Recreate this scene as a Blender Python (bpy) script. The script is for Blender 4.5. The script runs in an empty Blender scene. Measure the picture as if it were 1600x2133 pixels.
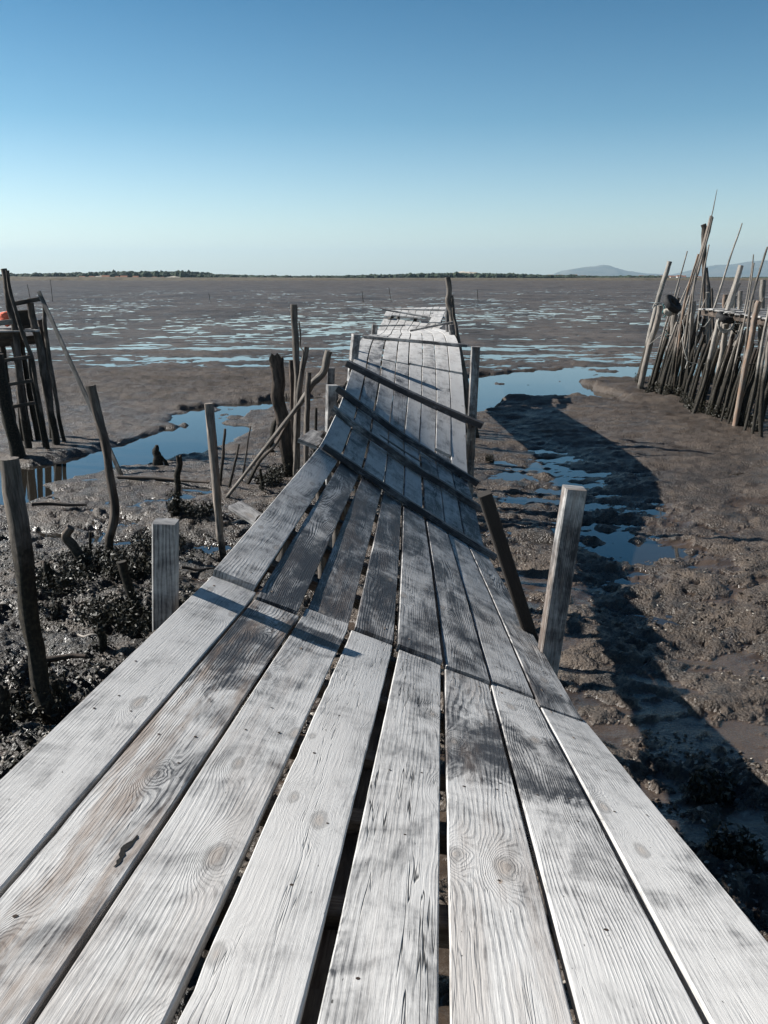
import bpy, math, random
import numpy as np
from mathutils import Vector, Matrix

random.seed(7)
rng = np.random.default_rng(11)
sc = bpy.context.scene
COL = sc.collection
EYE = 4.0                                   # eye above the water line (z = 0)

# ------------------------------------------------------------------ camera, sky, sun, exposure
K = EYE / 3.3                               # scale of what stands beyond the boardwalk
F_PX, CX, CY = 1788.0, 800.0, 1066.5        # the photograph's focal length and centre in its own pixels
PITCH = math.atan((CY - 578.0) / F_PX)
cp, sp = math.cos(PITCH), math.sin(PITCH)
cam_d = bpy.data.cameras.new("camera")
cam = bpy.data.objects.new("camera", cam_d)
COL.objects.link(cam)
cam.location = (0, 0, EYE)
cam.rotation_euler = (math.pi / 2 - PITCH, 0, 0)
cam_d.sensor_fit = 'VERTICAL'
cam_d.sensor_height = 24.0
cam_d.sensor_width = 24.0
cam_d.lens = 24.0 * F_PX / 2133.0
cam_d.clip_start = 0.05
cam_d.clip_end = 60000
sc.camera = cam

SUN_AZ, SUN_EL = math.radians(17), math.radians(32)   # shadows head to +X and a little back to the camera
SUN_DIR = Vector((math.cos(SUN_AZ) * math.cos(SUN_EL), -math.sin(SUN_AZ) * math.cos(SUN_EL), -math.sin(SUN_EL)))
w = bpy.data.worlds.new("World")
sc.world = w
w.use_nodes = True
nt = w.node_tree
bg = nt.nodes["Background"]
sky = nt.nodes.new("ShaderNodeTexSky")
sky.sky_type = 'NISHITA'
sky.sun_disc = False
sky.sun_elevation = SUN_EL
sky.sun_rotation = math.atan2(-SUN_DIR.x, -SUN_DIR.y)
sky.altitude = 0
sky.air_density = 1.0
sky.dust_density = 0.4
sky.ozone_density = 2.0
geo = nt.nodes.new("ShaderNodeTexCoord")          # deep blue of the upper sky; unseen zenith darkened further to cut fill light
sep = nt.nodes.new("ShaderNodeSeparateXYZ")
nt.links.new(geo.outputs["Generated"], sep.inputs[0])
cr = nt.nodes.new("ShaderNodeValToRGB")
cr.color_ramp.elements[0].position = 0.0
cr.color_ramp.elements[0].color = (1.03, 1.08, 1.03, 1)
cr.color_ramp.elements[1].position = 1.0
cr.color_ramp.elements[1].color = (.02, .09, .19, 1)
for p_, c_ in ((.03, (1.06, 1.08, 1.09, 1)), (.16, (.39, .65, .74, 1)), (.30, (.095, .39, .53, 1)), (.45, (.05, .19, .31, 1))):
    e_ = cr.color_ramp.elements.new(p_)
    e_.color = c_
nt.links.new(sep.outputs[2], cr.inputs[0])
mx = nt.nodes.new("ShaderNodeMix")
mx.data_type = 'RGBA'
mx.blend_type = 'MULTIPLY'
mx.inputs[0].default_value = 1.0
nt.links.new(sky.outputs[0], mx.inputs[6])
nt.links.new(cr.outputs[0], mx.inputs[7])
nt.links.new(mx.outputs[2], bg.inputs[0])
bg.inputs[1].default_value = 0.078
sd = bpy.data.lights.new("sun", 'SUN')
sd.energy = 4.8
sd.angle = math.radians(0.5)
sd.color = (1.0, 0.965, 0.91)
sun = bpy.data.objects.new("sun", sd)
COL.objects.link(sun)
sun.location = (-20, 8, 20)
sun.rotation_euler = SUN_DIR.to_track_quat('-Z', 'Y').to_euler()
sc.view_settings.view_transform = 'Standard'
sc.view_settings.look = 'None'
sc.view_settings.exposure = 0.93
sc.view_settings.gamma = 1.0
sc.cycles.use_denoising = True
sc.cycles.max_bounces = 5
sc.cycles.volume_bounces = 0

# ------------------------------------------------------------------ measuring helpers
def ray(px, py):
    u = (px - CX) / F_PX
    v = -(py - CY) / F_PX
    return np.array([u, cp + v * sp, -sp + v * cp])

def at_y(px, py, y):
    r = ray(px, py)
    p = r * (y / r[1])
    return np.array([p[0], p[1], p[2] + EYE])

def at_z(px, py, z):
    r = ray(px, py)
    t = (z - EYE) / r[2]
    return np.array([r[0] * t, r[1] * t, z])

# ------------------------------------------------------------------ noise
def _h(ix, iy, s):
    n = (ix.astype(np.int64) * 374761393 + iy.astype(np.int64) * 668265263 + s * 1274126177) & 0xFFFFFFFF
    n = ((n ^ (n >> 13)) * 1274126177) & 0xFFFFFFFF
    return ((n ^ (n >> 16)) & 0xFFFF) / 65535.0

def vnoise(x, y, s=0):
    x = np.asarray(x, float); y = np.asarray(y, float)
    ix = np.floor(x); iy = np.floor(y)
    fx = x - ix; fy = y - iy
    fx = fx * fx * fx * (fx * (fx * 6 - 15) + 10); fy = fy * fy * fy * (fy * (fy * 6 - 15) + 10)
    a = _h(ix, iy, s); b = _h(ix + 1, iy, s); c = _h(ix, iy + 1, s); d = _h(ix + 1, iy + 1, s)
    return (a * (1 - fx) + b * fx) * (1 - fy) + (c * (1 - fx) + d * fx) * fy

def fbm(x, y, o=4, s=0, g=0.5):
    t = 0; a = 1.0; n = 0
    for i in range(o):
        # rotate each octave so lattice lines do not show
        ca, sa = math.cos(i * 0.9 + .3), math.sin(i * 0.9 + .3)
        t = t + a * vnoise((x * ca - y * sa) * 2 ** i + 17.3 * i, (x * sa + y * ca) * 2 ** i - 9.1 * i, s + i)
        n += a; a *= g
    return t / n

def sstep(a, b, x):
    t = np.clip((x - a) / (b - a), 0, 1)
    return t * t * (3 - 2 * t)

# ------------------------------------------------------------------ mesh + object helpers
class MB:
    def __init__(self):
        self.v = []; self.f = []; self.uv = []; self.m = []; self.sm = []
    def add(self, verts, faces, uvs=None, mat=0, smooth=True):
        o = len(self.v)
        self.v.extend([tuple(map(float, p)) for p in verts])
        for k, f in enumerate(faces):
            self.f.append([o + i for i in f])
            self.uv.append([(0, 0)] * len(f) if uvs is None else [uvs[i] for i in f])
            self.m.append(mat); self.sm.append(smooth)
    def build(self, name, mats, parent=None, origin=None):
        if not isinstance(mats, (list, tuple)):
            mats = [mats]
        me = bpy.data.meshes.new(name)
        off = Vector((0, 0, 0)) if origin is None else Vector(origin)
        if origin is not None:
            vv = [(a - off.x, b - off.y, c - off.z) for a, b, c in self.v]
        else:
            vv = self.v
        me.from_pydata(vv, [], self.f)
        ul = me.uv_layers.new(name="UVMap")
        flat = [c for f in self.uv for p in f for c in p]
        ul.data.foreach_set("uv", flat)
        me.polygons.foreach_set("material_index", self.m)
        me.polygons.foreach_set("use_smooth", self.sm)
        for m in mats:
            me.materials.append(m)
        me.update()
        o = bpy.data.objects.new(name, me)
        COL.objects.link(o)
        if parent is not None:
            o.parent = parent
            o.location = off - Vector(parent.location)
        else:
            o.location = off
        return o

def tag(o, label=None, cat=None, group=None, kind=None):
    if label: o['label'] = label
    if cat: o['category'] = cat
    if group: o['group'] = group
    if kind: o['kind'] = kind
    return o

def thing(name, label, cat, loc, group=None):
    o = bpy.data.objects.new(name, None)
    o.empty_display_size = 0.2
    o.location = tuple(map(float, loc))
    COL.objects.link(o)
    return tag(o, label, cat, group)

def look(o, **kw):
    for k, v in kw.items():
        o[k] = float(v)
    return o

def catmull(P, n=6):
    P = np.asarray(P, float)
    if len(P) == 2:
        t = np.linspace(0, 1, n + 1)[:, None]
        return P[0] * (1 - t) + P[1] * t
    Q = np.vstack([2 * P[0] - P[1], P, 2 * P[-1] - P[-2]])
    out = []
    for i in range(1, len(Q) - 2):
        p0, p1, p2, p3 = Q[i - 1], Q[i], Q[i + 1], Q[i + 2]
        for k in range(n):
            t = k / n
            out.append(0.5 * (2 * p1 + (p2 - p0) * t + (2 * p0 - 5 * p1 + 4 * p2 - p3) * t * t + (3 * p1 - p0 - 3 * p2 + p3) * t ** 3))
    out.append(P[-1])
    return np.array(out)

def tube(mb, pts, rad, sides=10, rough=0.08, seed=0, cap=True, flat=1.0, n=6, mat=0, jag=0.0):
    """A bent round stake: pts base to top, rad one radius or one per point."""
    P = catmull(pts, n)
    R = np.interp(np.linspace(0, 1, len(P)), np.linspace(0, 1, len(np.atleast_1d(rad))), np.atleast_1d(rad)) if np.ndim(rad) else np.full(len(P), float(rad))
    if len(P) > 3:
        wq = np.linspace(0, 1, len(P)); am = float(np.mean(R)) * .55
        P = P + np.stack([am * (2 * vnoise(wq * 7 + seed * 1.37, wq * 0 + seed * .71, 3) - 1) * wq, wq * 0, wq * 0], 1)
    T = np.gradient(P, axis=0)
    T /= np.linalg.norm(T, axis=1)[:, None] + 1e-12
    ref = np.array([0, 1, 0.0]) if abs(T[0][1]) < 0.8 else np.array([1.0, 0, 0])
    cum = np.concatenate([[0], np.cumsum(np.linalg.norm(np.diff(P, axis=0), axis=1))])
    V = []; U = []
    r = np.random.default_rng(seed + 101)
    lob = r.uniform(0.85, 1.12, sides)
    for i in range(len(P)):
        b = np.cross(T[i], ref); b /= np.linalg.norm(b) + 1e-12
        c = np.cross(b, T[i])
        for k in range(sides + 1):
            kk = k % sides
            a = 2 * math.pi * kk / sides
            rr = R[i] * lob[kk] * (1 + rough * (2 * vnoise(np.array([cum[i] * 5 + seed * 3.3]), np.array([kk * 1.7 + seed]), seed)[0] - 1) * 2)
            p = P[i] + rr * (math.cos(a) * b + flat * math.sin(a) * c)
            if jag and i == len(P) - 1:
                p = p + T[i] * r.uniform(-jag, jag) if k < sides else V[-sides]
            V.append(p); U.append((cum[i], k / sides * 2 * math.pi * R[i] + 0.001))
    Fc = []
    s1 = sides + 1
    for i in range(len(P) - 1):
        for k in range(sides):
            Fc.append([i * s1 + k, i * s1 + k + 1, (i + 1) * s1 + k + 1, (i + 1) * s1 + k])
    mb.add(V, Fc, U, mat)
    if cap:
        top = V[-s1:-1]
        cen = np.mean(top, axis=0)
        mb.add(list(top) + [cen], [[k, (k + 1) % sides, sides] for k in range(sides)], [(cum[-1] + 0.3 * math.cos(k), 0.3 * math.sin(k)) for k in range(sides)] + [(cum[-1], 0)], mat, False)
        bot = V[:sides]
        mb.add(list(bot), [list(range(sides))[::-1]], [(0, 0)] * sides, mat, False)

def beam(mb, a, b, wid, hei, up=(0, 0, 1), bev=0.006, mat=0, n=4, warp=0.0, seed=0, slant=0.0):
    """A bevelled squared timber from a to b."""
    a = np.array(a, float); b = np.array(b, float)
    L = np.linalg.norm(b - a); t = (b - a) / L
    s = np.cross(t, np.array(up, float)); s /= np.linalg.norm(s)
    u = np.cross(s, t)
    hw, hh = wid / 2, hei / 2
    prof = [(-hw + bev, -hh), (hw - bev, -hh), (hw, -hh + bev), (hw, hh - bev), (hw - bev, hh), (-hw + bev, hh), (-hw, hh - bev), (-hw, -hh + bev)]
    per = np.concatenate([[0], np.cumsum([math.dist(prof[i], prof[(i + 1) % 8]) for i in range(8)])])
    V = []; U = []
    r = np.random.default_rng(seed + 5)
    for i in range(n + 1):
        q = i / n
        ww = warp * math.sin(q * math.pi) * r.uniform(0.6, 1.2)
        for k in range(9):
            x, y = prof[k % 8]
            e = slant * y if i in (0, n) else 0
            V.append(a + t * (q * L + e) + s * x + u * (y + ww)); U.append((q * L, per[k]))
    Fc = [[i * 9 + k, i * 9 + k + 1, (i + 1) * 9 + k + 1, (i + 1) * 9 + k] for i in range(n) for k in range(8)]
    mb.add(V, Fc, U, mat, False)
    for i, rev in ((0, True), (n, False)):
        ring = [V[i * 9 + k] for k in range(8)]
        mb.add(ring, [list(range(8))[::-1] if rev else list(range(8))], [(prof[k][0] + i, prof[k][1]) for k in range(8)], mat, False)

# ------------------------------------------------------------------ materials
class NG:
    def __init__(self, name):
        self.mat = bpy.data.materials.new(name)
        self.mat.use_nodes = True
        self.t = self.mat.node_tree
        self.b = self.t.nodes["Principled BSDF"]
    def put(self, sock, v):
        if v is None: return
        if isinstance(v, bpy.types.NodeSocket):
            self.t.links.new(v, sock)
        else:
            if hasattr(sock, 'default_value'):
                try:
                    sock.default_value = v
                except Exception:
                    sock.default_value = (*v, 1.0) if len(v) == 3 else v
    def n(self, typ, props=None, out=0, **ins):
        nd = self.t.nodes.new("ShaderNode" + typ)
        for k, v in (props or {}).items():
            setattr(nd, k, v)
        for k, v in ins.items():
            key = int(k[1:]) if k[0] == 'i' and k[1:].isdigit() else k.replace('_', ' ')
            self.put(nd.inputs[key], v)
        return nd.outputs[out]
    def math(self, op, a, b=None, c=None, clamp=False):
        return self.n("Math", {"operation": op, "use_clamp": clamp}, i0=a, i1=b, i2=c)
    def vec(self, x, y, z=0.0):
        return self.n("CombineXYZ", X=x, Y=y, Z=z)
    def noise(self, vec, scale=1.0, detail=3.0, rough=0.55, out=0, dist=0.0):
        return self.n("TexNoise", None, out, Vector=vec, Scale=scale, Detail=detail, Roughness=rough, Distortion=dist)
    def ramp(self, fac, lo, hi, a=0.0, b=1.0):
        return self.n("MapRange", {"interpolation_type": 'SMOOTHSTEP'}, i0=fac, i1=lo, i2=hi, i3=a, i4=b)
    def mix(self, fac, a, b, mode='MIX'):
        nd = self.t.nodes.new("ShaderNodeMix")
        nd.data_type = 'RGBA'; nd.blend_type = mode
        self.put(nd.inputs[0], fac)
        for i, v in ((6, a), (7, b)):
            if isinstance(v, tuple) and len(v) == 3: v = (*v, 1.0)
            self.put(nd.inputs[i], v)
        return nd.outputs[2]
    def attr(self, name):
        return self.n("Attribute", {"attribute_type": 'OBJECT', "attribute_name": name}, 2)
    def xyz(self, v):
        nd = self.t.nodes.new("ShaderNodeSeparateXYZ")
        self.t.links.new(v, nd.inputs[0])
        return nd.outputs[0], nd.outputs[1], nd.outputs[2]
    def bump(self, h, strength=0.5, dist=0.01, normal=None):
        return self.n("Bump", None, 0, Height=h, Strength=strength, Distance=dist, Normal=normal)
    def done(self, color, rough, normal=None, spec=0.3, **kw):
        self.put(self.b.inputs["Base Color"], color if isinstance(color, bpy.types.NodeSocket) else (*color, 1.0))
        self.put(self.b.inputs["Roughness"], rough)
        self.put(self.b.inputs["Specular IOR Level"], spec)
        if normal is not None: self.put(self.b.inputs["Normal"], normal)
        for k, v in kw.items(): self.put(self.b.inputs[k.replace('_', ' ')], v)
        return self.mat

def wood_material():
    """Weathered grey softwood; per-object properties seed, tone, figure, warm, crack and a dark weathered stain (stain_x, stain_len)."""
    g = NG("weathered_wood")
    uv = g.n("UVMap", {"uv_map": "UVMap"})
    x, y, _ = g.xyz(uv)
    seed, tone, fig, warm, crack, sx, sl = (g.attr(k) for k in ("seed", "tone", "figure", "warm", "crack", "stain_x", "stain_len"))
    M, A, S = (lambda a, b: g.math('MULTIPLY', a, b)), (lambda a, b: g.math('ADD', a, b)), (lambda a, b: g.math('SUBTRACT', a, b))
    xo = g.math('MULTIPLY_ADD', seed, 13.71, x)
    yo = g.math('MULTIPLY_ADD', seed, 3.17, y)
    def stretched(fx, fy, off=0.0, detail=3.0, rough=0.55, dist=0.0):
        return g.noise(g.vec(M(xo, fx), M(yo, fy), A(seed, off)), 1.0, detail, rough, dist=dist)
    # knots: cells much longer than wide, most of them empty
    vn = g.t.nodes.new("ShaderNodeTexVoronoi")
    vn.voronoi_dimensions = '2D'; vn.feature = 'F1'
    g.put(vn.inputs["Vector"], g.vec(M(xo, 1.45), M(yo, 3.6)))
    g.put(vn.inputs["Scale"], 1.0); g.put(vn.inputs["Randomness"], 1.0)
    kd = vn.outputs["Distance"]
    gx, gy, gz = g.xyz(vn.outputs["Color"])
    kd = A(kd, A(g.ramp(gx, 0.40, 0.44, 0.30, 0.0), M(gy, 0.05)))
    kn = stretched(12.0, 14.0, 0.3, 3.0)
    kd2 = A(kd, M(S(kn, 0.5), 0.09))
    kwide = g.math('POWER', g.ramp(kd2, 0.0, 0.42, 1.0, 0.0), 2.2)
    kcore = g.ramp(kd2, 0.04, 0.085, 1.0, 0.0)
    krim = S(g.ramp(kd2, 0.085, 0.12, 1.0, 0.0), kcore)
    # growth rings; spacing differs from board to board
    n1 = stretched(0.55, 4.2, 0.0, 2.0, 0.45)
    n2 = stretched(3.0, 16.0, 0.0, 4.0, 0.6)
    freq = g.math('MULTIPLY_ADD', g.math('FRACT', M(seed, 5.31)), 55.0, 48.0)
    f = M(yo, freq)
    f = A(f, M(n1, g.math('MULTIPLY_ADD', fig, 24.0, 3.0)))
    f = A(f, M(n2, 1.6))
    f = A(f, M(kwide, 9.0))
    ring = g.math('MULTIPLY_ADD', g.math('SINE', M(f, 6.2832)), 0.5, 0.5)
    where = g.ramp(stretched(1.6, 6.0, 1.7, 4.0, 0.7), 0.36, 0.62, 0.06, 1.0)
    late = M(g.ramp(ring, 0.35, 1.0), where)
    fibre = stretched(5.0, 150.0, 2.2, 5.0, 0.72)
    hair = stretched(14.0, 420.0, 4.1, 2.0, 0.6)
    patch = stretched(1.3, 4.5, 0.0, 6.0, 0.68, 0.8)
    sheen = stretched(5.5, 3.0, 6.6, 5.0, 0.6, 0.7)
    cloud = stretched(9.0, 14.0, 9.1, 6.0, 0.7, 1.2)
    lum = A(tone, M(S(patch, 0.5), g.math('MULTIPLY_ADD', fig, 2.0, 1.9)))
    lum = A(lum, M(S(sheen, 0.5), 1.3))
    lum = A(lum, M(S(cloud, 0.5), 0.7))
    lum = A(lum, M(S(fibre, 0.5), 0.95))
    lum = A(lum, M(S(hair, 0.5), 0.4))
    lum = A(lum, M(kwide, 0.14))
    lum = A(lum, M(S(0.35, late), g.math('MULTIPLY_ADD', fig, 0.75, 0.06)))
    # the dark weathered stain, ragged along the fibres
    sd_ = g.math('ABSOLUTE', S(x, sx))
    sn = stretched(3.2, 7.0, 5.5, 5.0, 0.7, 0.8)
    stain = M(g.ramp(A(g.math('DIVIDE', sd_, sl), M(S(sn, 0.5), 2.4)), 0.55, 1.0, 1.0, 0.0), g.ramp(sl, 0.01, 0.05))
    lum = S(lum, M(stain, 0.62))
    lum = g.ramp(lum, -0.05, 1.1)
    c = g.mix(lum, (0.040, 0.040, 0.044), (0.545, 0.533, 0.516))
    st = stretched(1.1, 7.5, 3.3, 5.0, 0.68)
    c = g.mix(M(g.ramp(st, 0.44, 0.62), g.math('MULTIPLY_ADD', warm, 0.95, 0.03)), c, g.mix(fibre, (0.085, 0.058, 0.042), (0.36, 0.265, 0.20)))
    c = g.mix(M(kcore, 0.55), c, g.mix(kn, (0.16, 0.125, 0.10), (0.42, 0.35, 0.29)))
    c = g.mix(M(krim, 0.4), c, (0.08, 0.07, 0.062))
    # drying cracks and black specks
    cr = stretched(1.3, 30.0, 7.7, 2.5, 0.6)
    crk = M(g.ramp(g.math('ABSOLUTE', S(cr, 0.5)), 0.0, 0.018, 1.0, 0.0), M(g.ramp(stretched(1.1, 9.0, 0.0, 1.0), 0.60, 0.52, crack, 0.0), 1.0))
    c = g.mix(M(crk, 0.92), c, (0.012, 0.011, 0.011))
    spk = stretched(30.0, 80.0, 0.0, 2.0)
    c = g.mix(M(g.ramp(spk, 0.74, 0.77), 0.85), c, (0.03, 0.026, 0.023))
    h = A(M(late, g.math('MULTIPLY_ADD', fig, 0.6, 0.12)), A(M(fibre, 0.8), M(hair, 0.3)))
    h = S(A(h, M(cloud, 0.4)), M(crk, 2.0))
    return g.done(c, g.ramp(lum, 0.0, 1.0, 0.58, 0.74), g.bump(h, 0.5, 0.004), spec=0.3)

def pole_material():
    """Driftwood stakes: properties seed, tone (grey to pale), warm (brown), tide (height of the black weedy foot)."""
    g = NG("driftwood_pole")
    uv = g.n("UVMap", {"uv_map": "UVMap"})
    x, y, _ = g.xyz(uv)
    geo = g.n("NewGeometry")
    _, _, pz = g.xyz(geo)
    seed, tone, warm, tide = (g.attr(k) for k in ("seed", "tone", "warm", "tide"))
    xo = g.math('MULTIPLY_ADD', seed, 5.7, x)
    P = g.vec(xo, y, seed)
    fib = g.noise(g.vec(g.math('MULTIPLY', xo, 5.0), g.math('MULTIPLY', y, 110.0), seed), 1.0, 4.0, 0.65)
    pat = g.noise(g.vec(g.math('MULTIPLY', xo, 2.6), g.math('MULTIPLY', y, 9.0), seed), 1.0, 5.0, 0.6)
    lum = g.math('ADD', tone, g.math('MULTIPLY', g.math('SUBTRACT', pat, 0.5), 1.1))
    c = g.mix(g.ramp(lum, 0.0, 1.0), (0.030, 0.026, 0.023), (0.47, 0.44, 0.395))
    c = g.mix(g.math('MULTIPLY', g.ramp(fib, 0.42, 0.66), 0.75), c, (0.04, 0.034, 0.03))
    c = g.mix(g.math('MULTIPLY', warm, g.ramp(pat, 0.3, 0.65)), c, (0.27, 0.14, 0.075))
    wn = g.noise(geo, 7.0, 4.0, 0.7)
    zz = g.math('ADD', pz, g.math('MULTIPLY', g.math('SUBTRACT', wn, 0.5), 0.9))
    foot = g.ramp(g.math('SUBTRACT', zz, tide), -0.25, 0.2, 1.0, 0.0)
    weed = g.mix(g.ramp(g.noise(geo, 30.0, 3.0), 0.4, 0.7), (0.012, 0.011, 0.009), (0.045, 0.038, 0.026))
    c = g.mix(g.math('MULTIPLY', foot, 0.93), c, weed)
    h = g.math('ADD', g.math('MULTIPLY', fib, 0.6), g.math('MULTIPLY', g.math('MULTIPLY', wn, foot), 1.4))
    return g.done(c, 0.78, g.bump(h, 0.6, 0.012), spec=0.25)

def mud_material():
    g = NG("tidal_mud")
    pos = g.n("NewGeometry")
    x, y, z = g.xyz(pos)
    far = g.ramp(y, 14.0, 45.0)
    big = g.noise(pos, 0.5, 5.0, 0.62)
    mid = g.noise(pos, 3.1, 6.0, 0.68)
    fine = g.noise(pos, 23.0, 5.0, 0.72)
    grit = g.n("TexVoronoi", {"feature": 'F1'}, 0, Vector=pos, Scale=30.0)
    c = g.mix(g.ramp(mid, 0.34, 0.64), (0.022, 0.017, 0.013), (0.112, 0.083, 0.060))
    c = g.mix(g.math('MULTIPLY', g.ramp(big, 0.42, 0.62), 0.6), c, (0.082, 0.060, 0.044))
    crust = g.math('MULTIPLY', g.ramp(g.noise(pos, 1.3, 4.0, 0.7), 0.47, 0.62), g.ramp(fine, 0.50, 0.64))
    crust = g.math('MULTIPLY', crust, g.ramp(z, 0.05, 0.25))
    c = g.mix(g.math('MULTIPLY', crust, 0.65), c, (0.33, 0.285, 0.23))
    wet = g.ramp(g.math('ADD', z, g.math('MULTIPLY', g.math('SUBTRACT', big, 0.5), 0.25)), 0.0, 0.14, 1.0, 0.0)
    wet = g.math('MAXIMUM', wet, g.math('MULTIPLY', g.ramp(g.noise(pos, 0.9, 3.0, 0.6), 0.50, 0.62), 0.85))
    c = g.mix(g.math('MULTIPLY', wet, 0.5), c, (0.032, 0.025, 0.020))
    # black weed and algae cover the ground left of the walk
    algae = g.ramp(g.noise(pos, 1.0, 5.0, 0.72), 0.34, 0.52)
    algae = g.math('MULTIPLY', algae, g.math('MULTIPLY', g.ramp(x, -1.8, -0.6, 1.0, 0.0), g.ramp(y, 12.0, 15.0, 1.0, 0.0)))
    weed = g.math('MULTIPLY', g.ramp(g.noise(pos, 0.8, 4.0, 0.65), 0.62, 0.70), g.ramp(y, 7.0, 11.0, 0.8, 0.0))
    algae = g.math('MAXIMUM', algae, weed)
    c = g.mix(g.math('MULTIPLY', algae, 0.85), c, g.mix(g.ramp(fine, 0.45, 0.65), (0.008, 0.007, 0.006), (0.040, 0.032, 0.022)))
    ff = g.noise(g.vec(g.math('MULTIPLY', x, 0.10), g.math('MULTIPLY', y, 0.05), 0.0), 1.0, 8.0, 0.75)
    f2 = g.noise(g.vec(g.math('MULTIPLY', x, 0.9), g.math('MULTIPLY', y, 0.5), 0.0), 1.0, 6.0, 0.75)
    fc = g.mix(g.ramp(ff, 0.36, 0.62), (0.048, 0.040, 0.035), (0.122, 0.101, 0.086))
    fc = g.mix(g.ramp(f2, 0.52, 0.64, 0.0, 0.75), fc, (0.020, 0.017, 0.015))
    c = g.mix(far, c, fc)
    film = g.n("Attribute", {"attribute_type": 'GEOMETRY', "attribute_name": "film"}, 2)
    c = g.mix(g.math('MULTIPLY', film, 0.8), c, g.mix(g.ramp(big, 0.35, 0.65), (0.038, 0.028, 0.021), (0.078, 0.057, 0.043)))
    r = g.math('SUBTRACT', g.ramp(fine, 0.3, 0.7, 0.38, 0.74), g.math('MULTIPLY', wet, 0.24))
    r = g.math('ADD', r, g.math('MULTIPLY', far, 0.15), None, True)
    r = g.math('MULTIPLY', r, g.math('SUBTRACT', 1.0, g.math('MULTIPLY', film, 0.55)))
    h = g.math('ADD', g.math('MULTIPLY', fine, 0.9), g.math('MULTIPLY', mid, 1.0))
    h = g.math('SUBTRACT', h, g.math('MULTIPLY', grit, 0.45))
    h = g.math('MULTIPLY', h, g.math('SUBTRACT', 1.0, g.math('MULTIPLY', film, 0.88)))
    return g.done(c, r, g.bump(h, 1.0, 0.045), spec=g.math('MULTIPLY_ADD', far, -0.38, 0.5))

def water_material():
    g = NG("tidal_water")
    pos = g.n("NewGeometry")
    x, y, z = g.xyz(pos)
    n = g.noise(g.vec(g.math('MULTIPLY', x, 3.0), g.math('MULTIPLY', y, 7.0), 0.0), 1.0, 3.0)
    return g.done((0.022, 0.019, 0.015), 0.03, g.bump(n, 0.06, 0.01), spec=0.5, IOR=2.1)

def plain(name, lo, hi, scale=8.0, rough=0.8, bump=0.4, spec=0.3, dist=0.01):
    g = NG(name)
    pos = g.n("TexCoord", None, 3)
    n = g.noise(pos, scale, 5.0, 0.65)
    return g.done(g.mix(g.ramp(n, 0.3, 0.7), lo, hi), rough, g.bump(n, bump, dist), spec=spec)

WOOD = wood_material()
POLE = pole_material()
MUD = mud_material()
WATER = water_material()
NAIL = plain("rusty_nail", (0.02, 0.014, 0.01), (0.06, 0.035, 0.022), 200.0, 0.7)
HOLE_SHADE = plain("hole_shade", (0.004, 0.004, 0.004), (0.012, 0.010, 0.009), 60.0, 0.9)  # flat black painted for the dark inside a hole
RUST = plain("rust_stain", (0.26, 0.20, 0.16), (0.42, 0.36, 0.31), 90.0, 0.85)
SHELL = plain("oyster_shell", (0.10, 0.085, 0.07), (0.50, 0.46, 0.40), 14.0, 0.7, 0.3)
CLOD = plain("mud_clod", (0.045, 0.036, 0.029), (0.13, 0.103, 0.08), 22.0, 0.7, 0.8, 0.35, 0.02)
WEED = plain("black_weed", (0.010, 0.010, 0.007), (0.04, 0.036, 0.02), 30.0, 0.5, 0.3, 0.4)
RUBBER = plain("tyre_rubber", (0.012, 0.012, 0.013), (0.035, 0.035, 0.036), 20.0, 0.75)
ROPE = plain("pale_rope", (0.30, 0.28, 0.25), (0.62, 0.60, 0.55), 60.0, 0.9, 0.8)
TEAL = plain("teal_rope", (0.03, 0.10, 0.11), (0.10, 0.22, 0.22), 60.0, 0.9, 0.8)
DARKROPE = plain("tarred_rope", (0.015, 0.013, 0.012), (0.05, 0.045, 0.04), 60.0, 0.9, 0.8)
CLOTH = plain("white_cloth", (0.55, 0.53, 0.50), (0.78, 0.76, 0.73), 9.0, 0.9, 0.5)
SACK = plain("sackcloth", (0.22, 0.20, 0.17), (0.48, 0.45, 0.40), 9.0, 0.9, 0.5)
ORANGE = plain("orange_cloth", (0.62, 0.10, 0.05), (0.80, 0.20, 0.12), 9.0, 0.8, 0.5)
MARSH = plain("marsh_grass", (0.045, 0.036, 0.022), (0.13, 0.10, 0.058), 0.12, 0.95, 0.2)
TREES = plain("pine_foliage", (0.012, 0.022, 0.013), (0.040, 0.058, 0.030), 0.08, 0.95, 0.2)
SAND = plain("dune_sand", (0.34, 0.30, 0.24), (0.55, 0.50, 0.42), 0.03, 0.95, 0.2)
HILL = plain("hill_scrub", (0.045, 0.055, 0.035), (0.14, 0.125, 0.085), 0.0025, 0.95, 0.2)
WHITEWALL = plain("white_wall", (0.60, 0.58, 0.55), (0.75, 0.73, 0.70), 0.5, 0.9, 0.1)
TILE = plain("clay_roof", (0.22, 0.10, 0.06), (0.34, 0.17, 0.10), 0.5, 0.9, 0.1)

# ------------------------------------------------------------------ the ground
CHANNEL_PX = [(-140, 975), (60, 970), (131, 956), (206, 938), (297, 914), (337, 890), (353, 862), (406, 849), (508, 839), (574, 833), (690, 819),
              (800, 808), (900, 795), (985, 783), (1080, 774), (1200, 768), (1330, 761), (1420, 757), (1600, 750), (1800, 745), (1800, 772), (1600, 778), (1480, 788),
              (1420, 790), (1330, 790), (1215, 795), (1250, 815), (1300, 830), (1322, 843), (1260, 840), (1200, 833), (1100, 832), (1040, 842), (1000, 864),
              (975, 870), (900, 856), (800, 852), (690, 838), (577, 845), (530, 858), (505, 880), (545, 898), (497, 913), (444, 932), (390, 945), (315, 967), (240, 980), (219, 992), (140, 1022), (60, 1045), (-140, 1060)]
CHANNEL = np.array([at_z(px, py, 0.0)[:2] for px, py in CHANNEL_PX])

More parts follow.
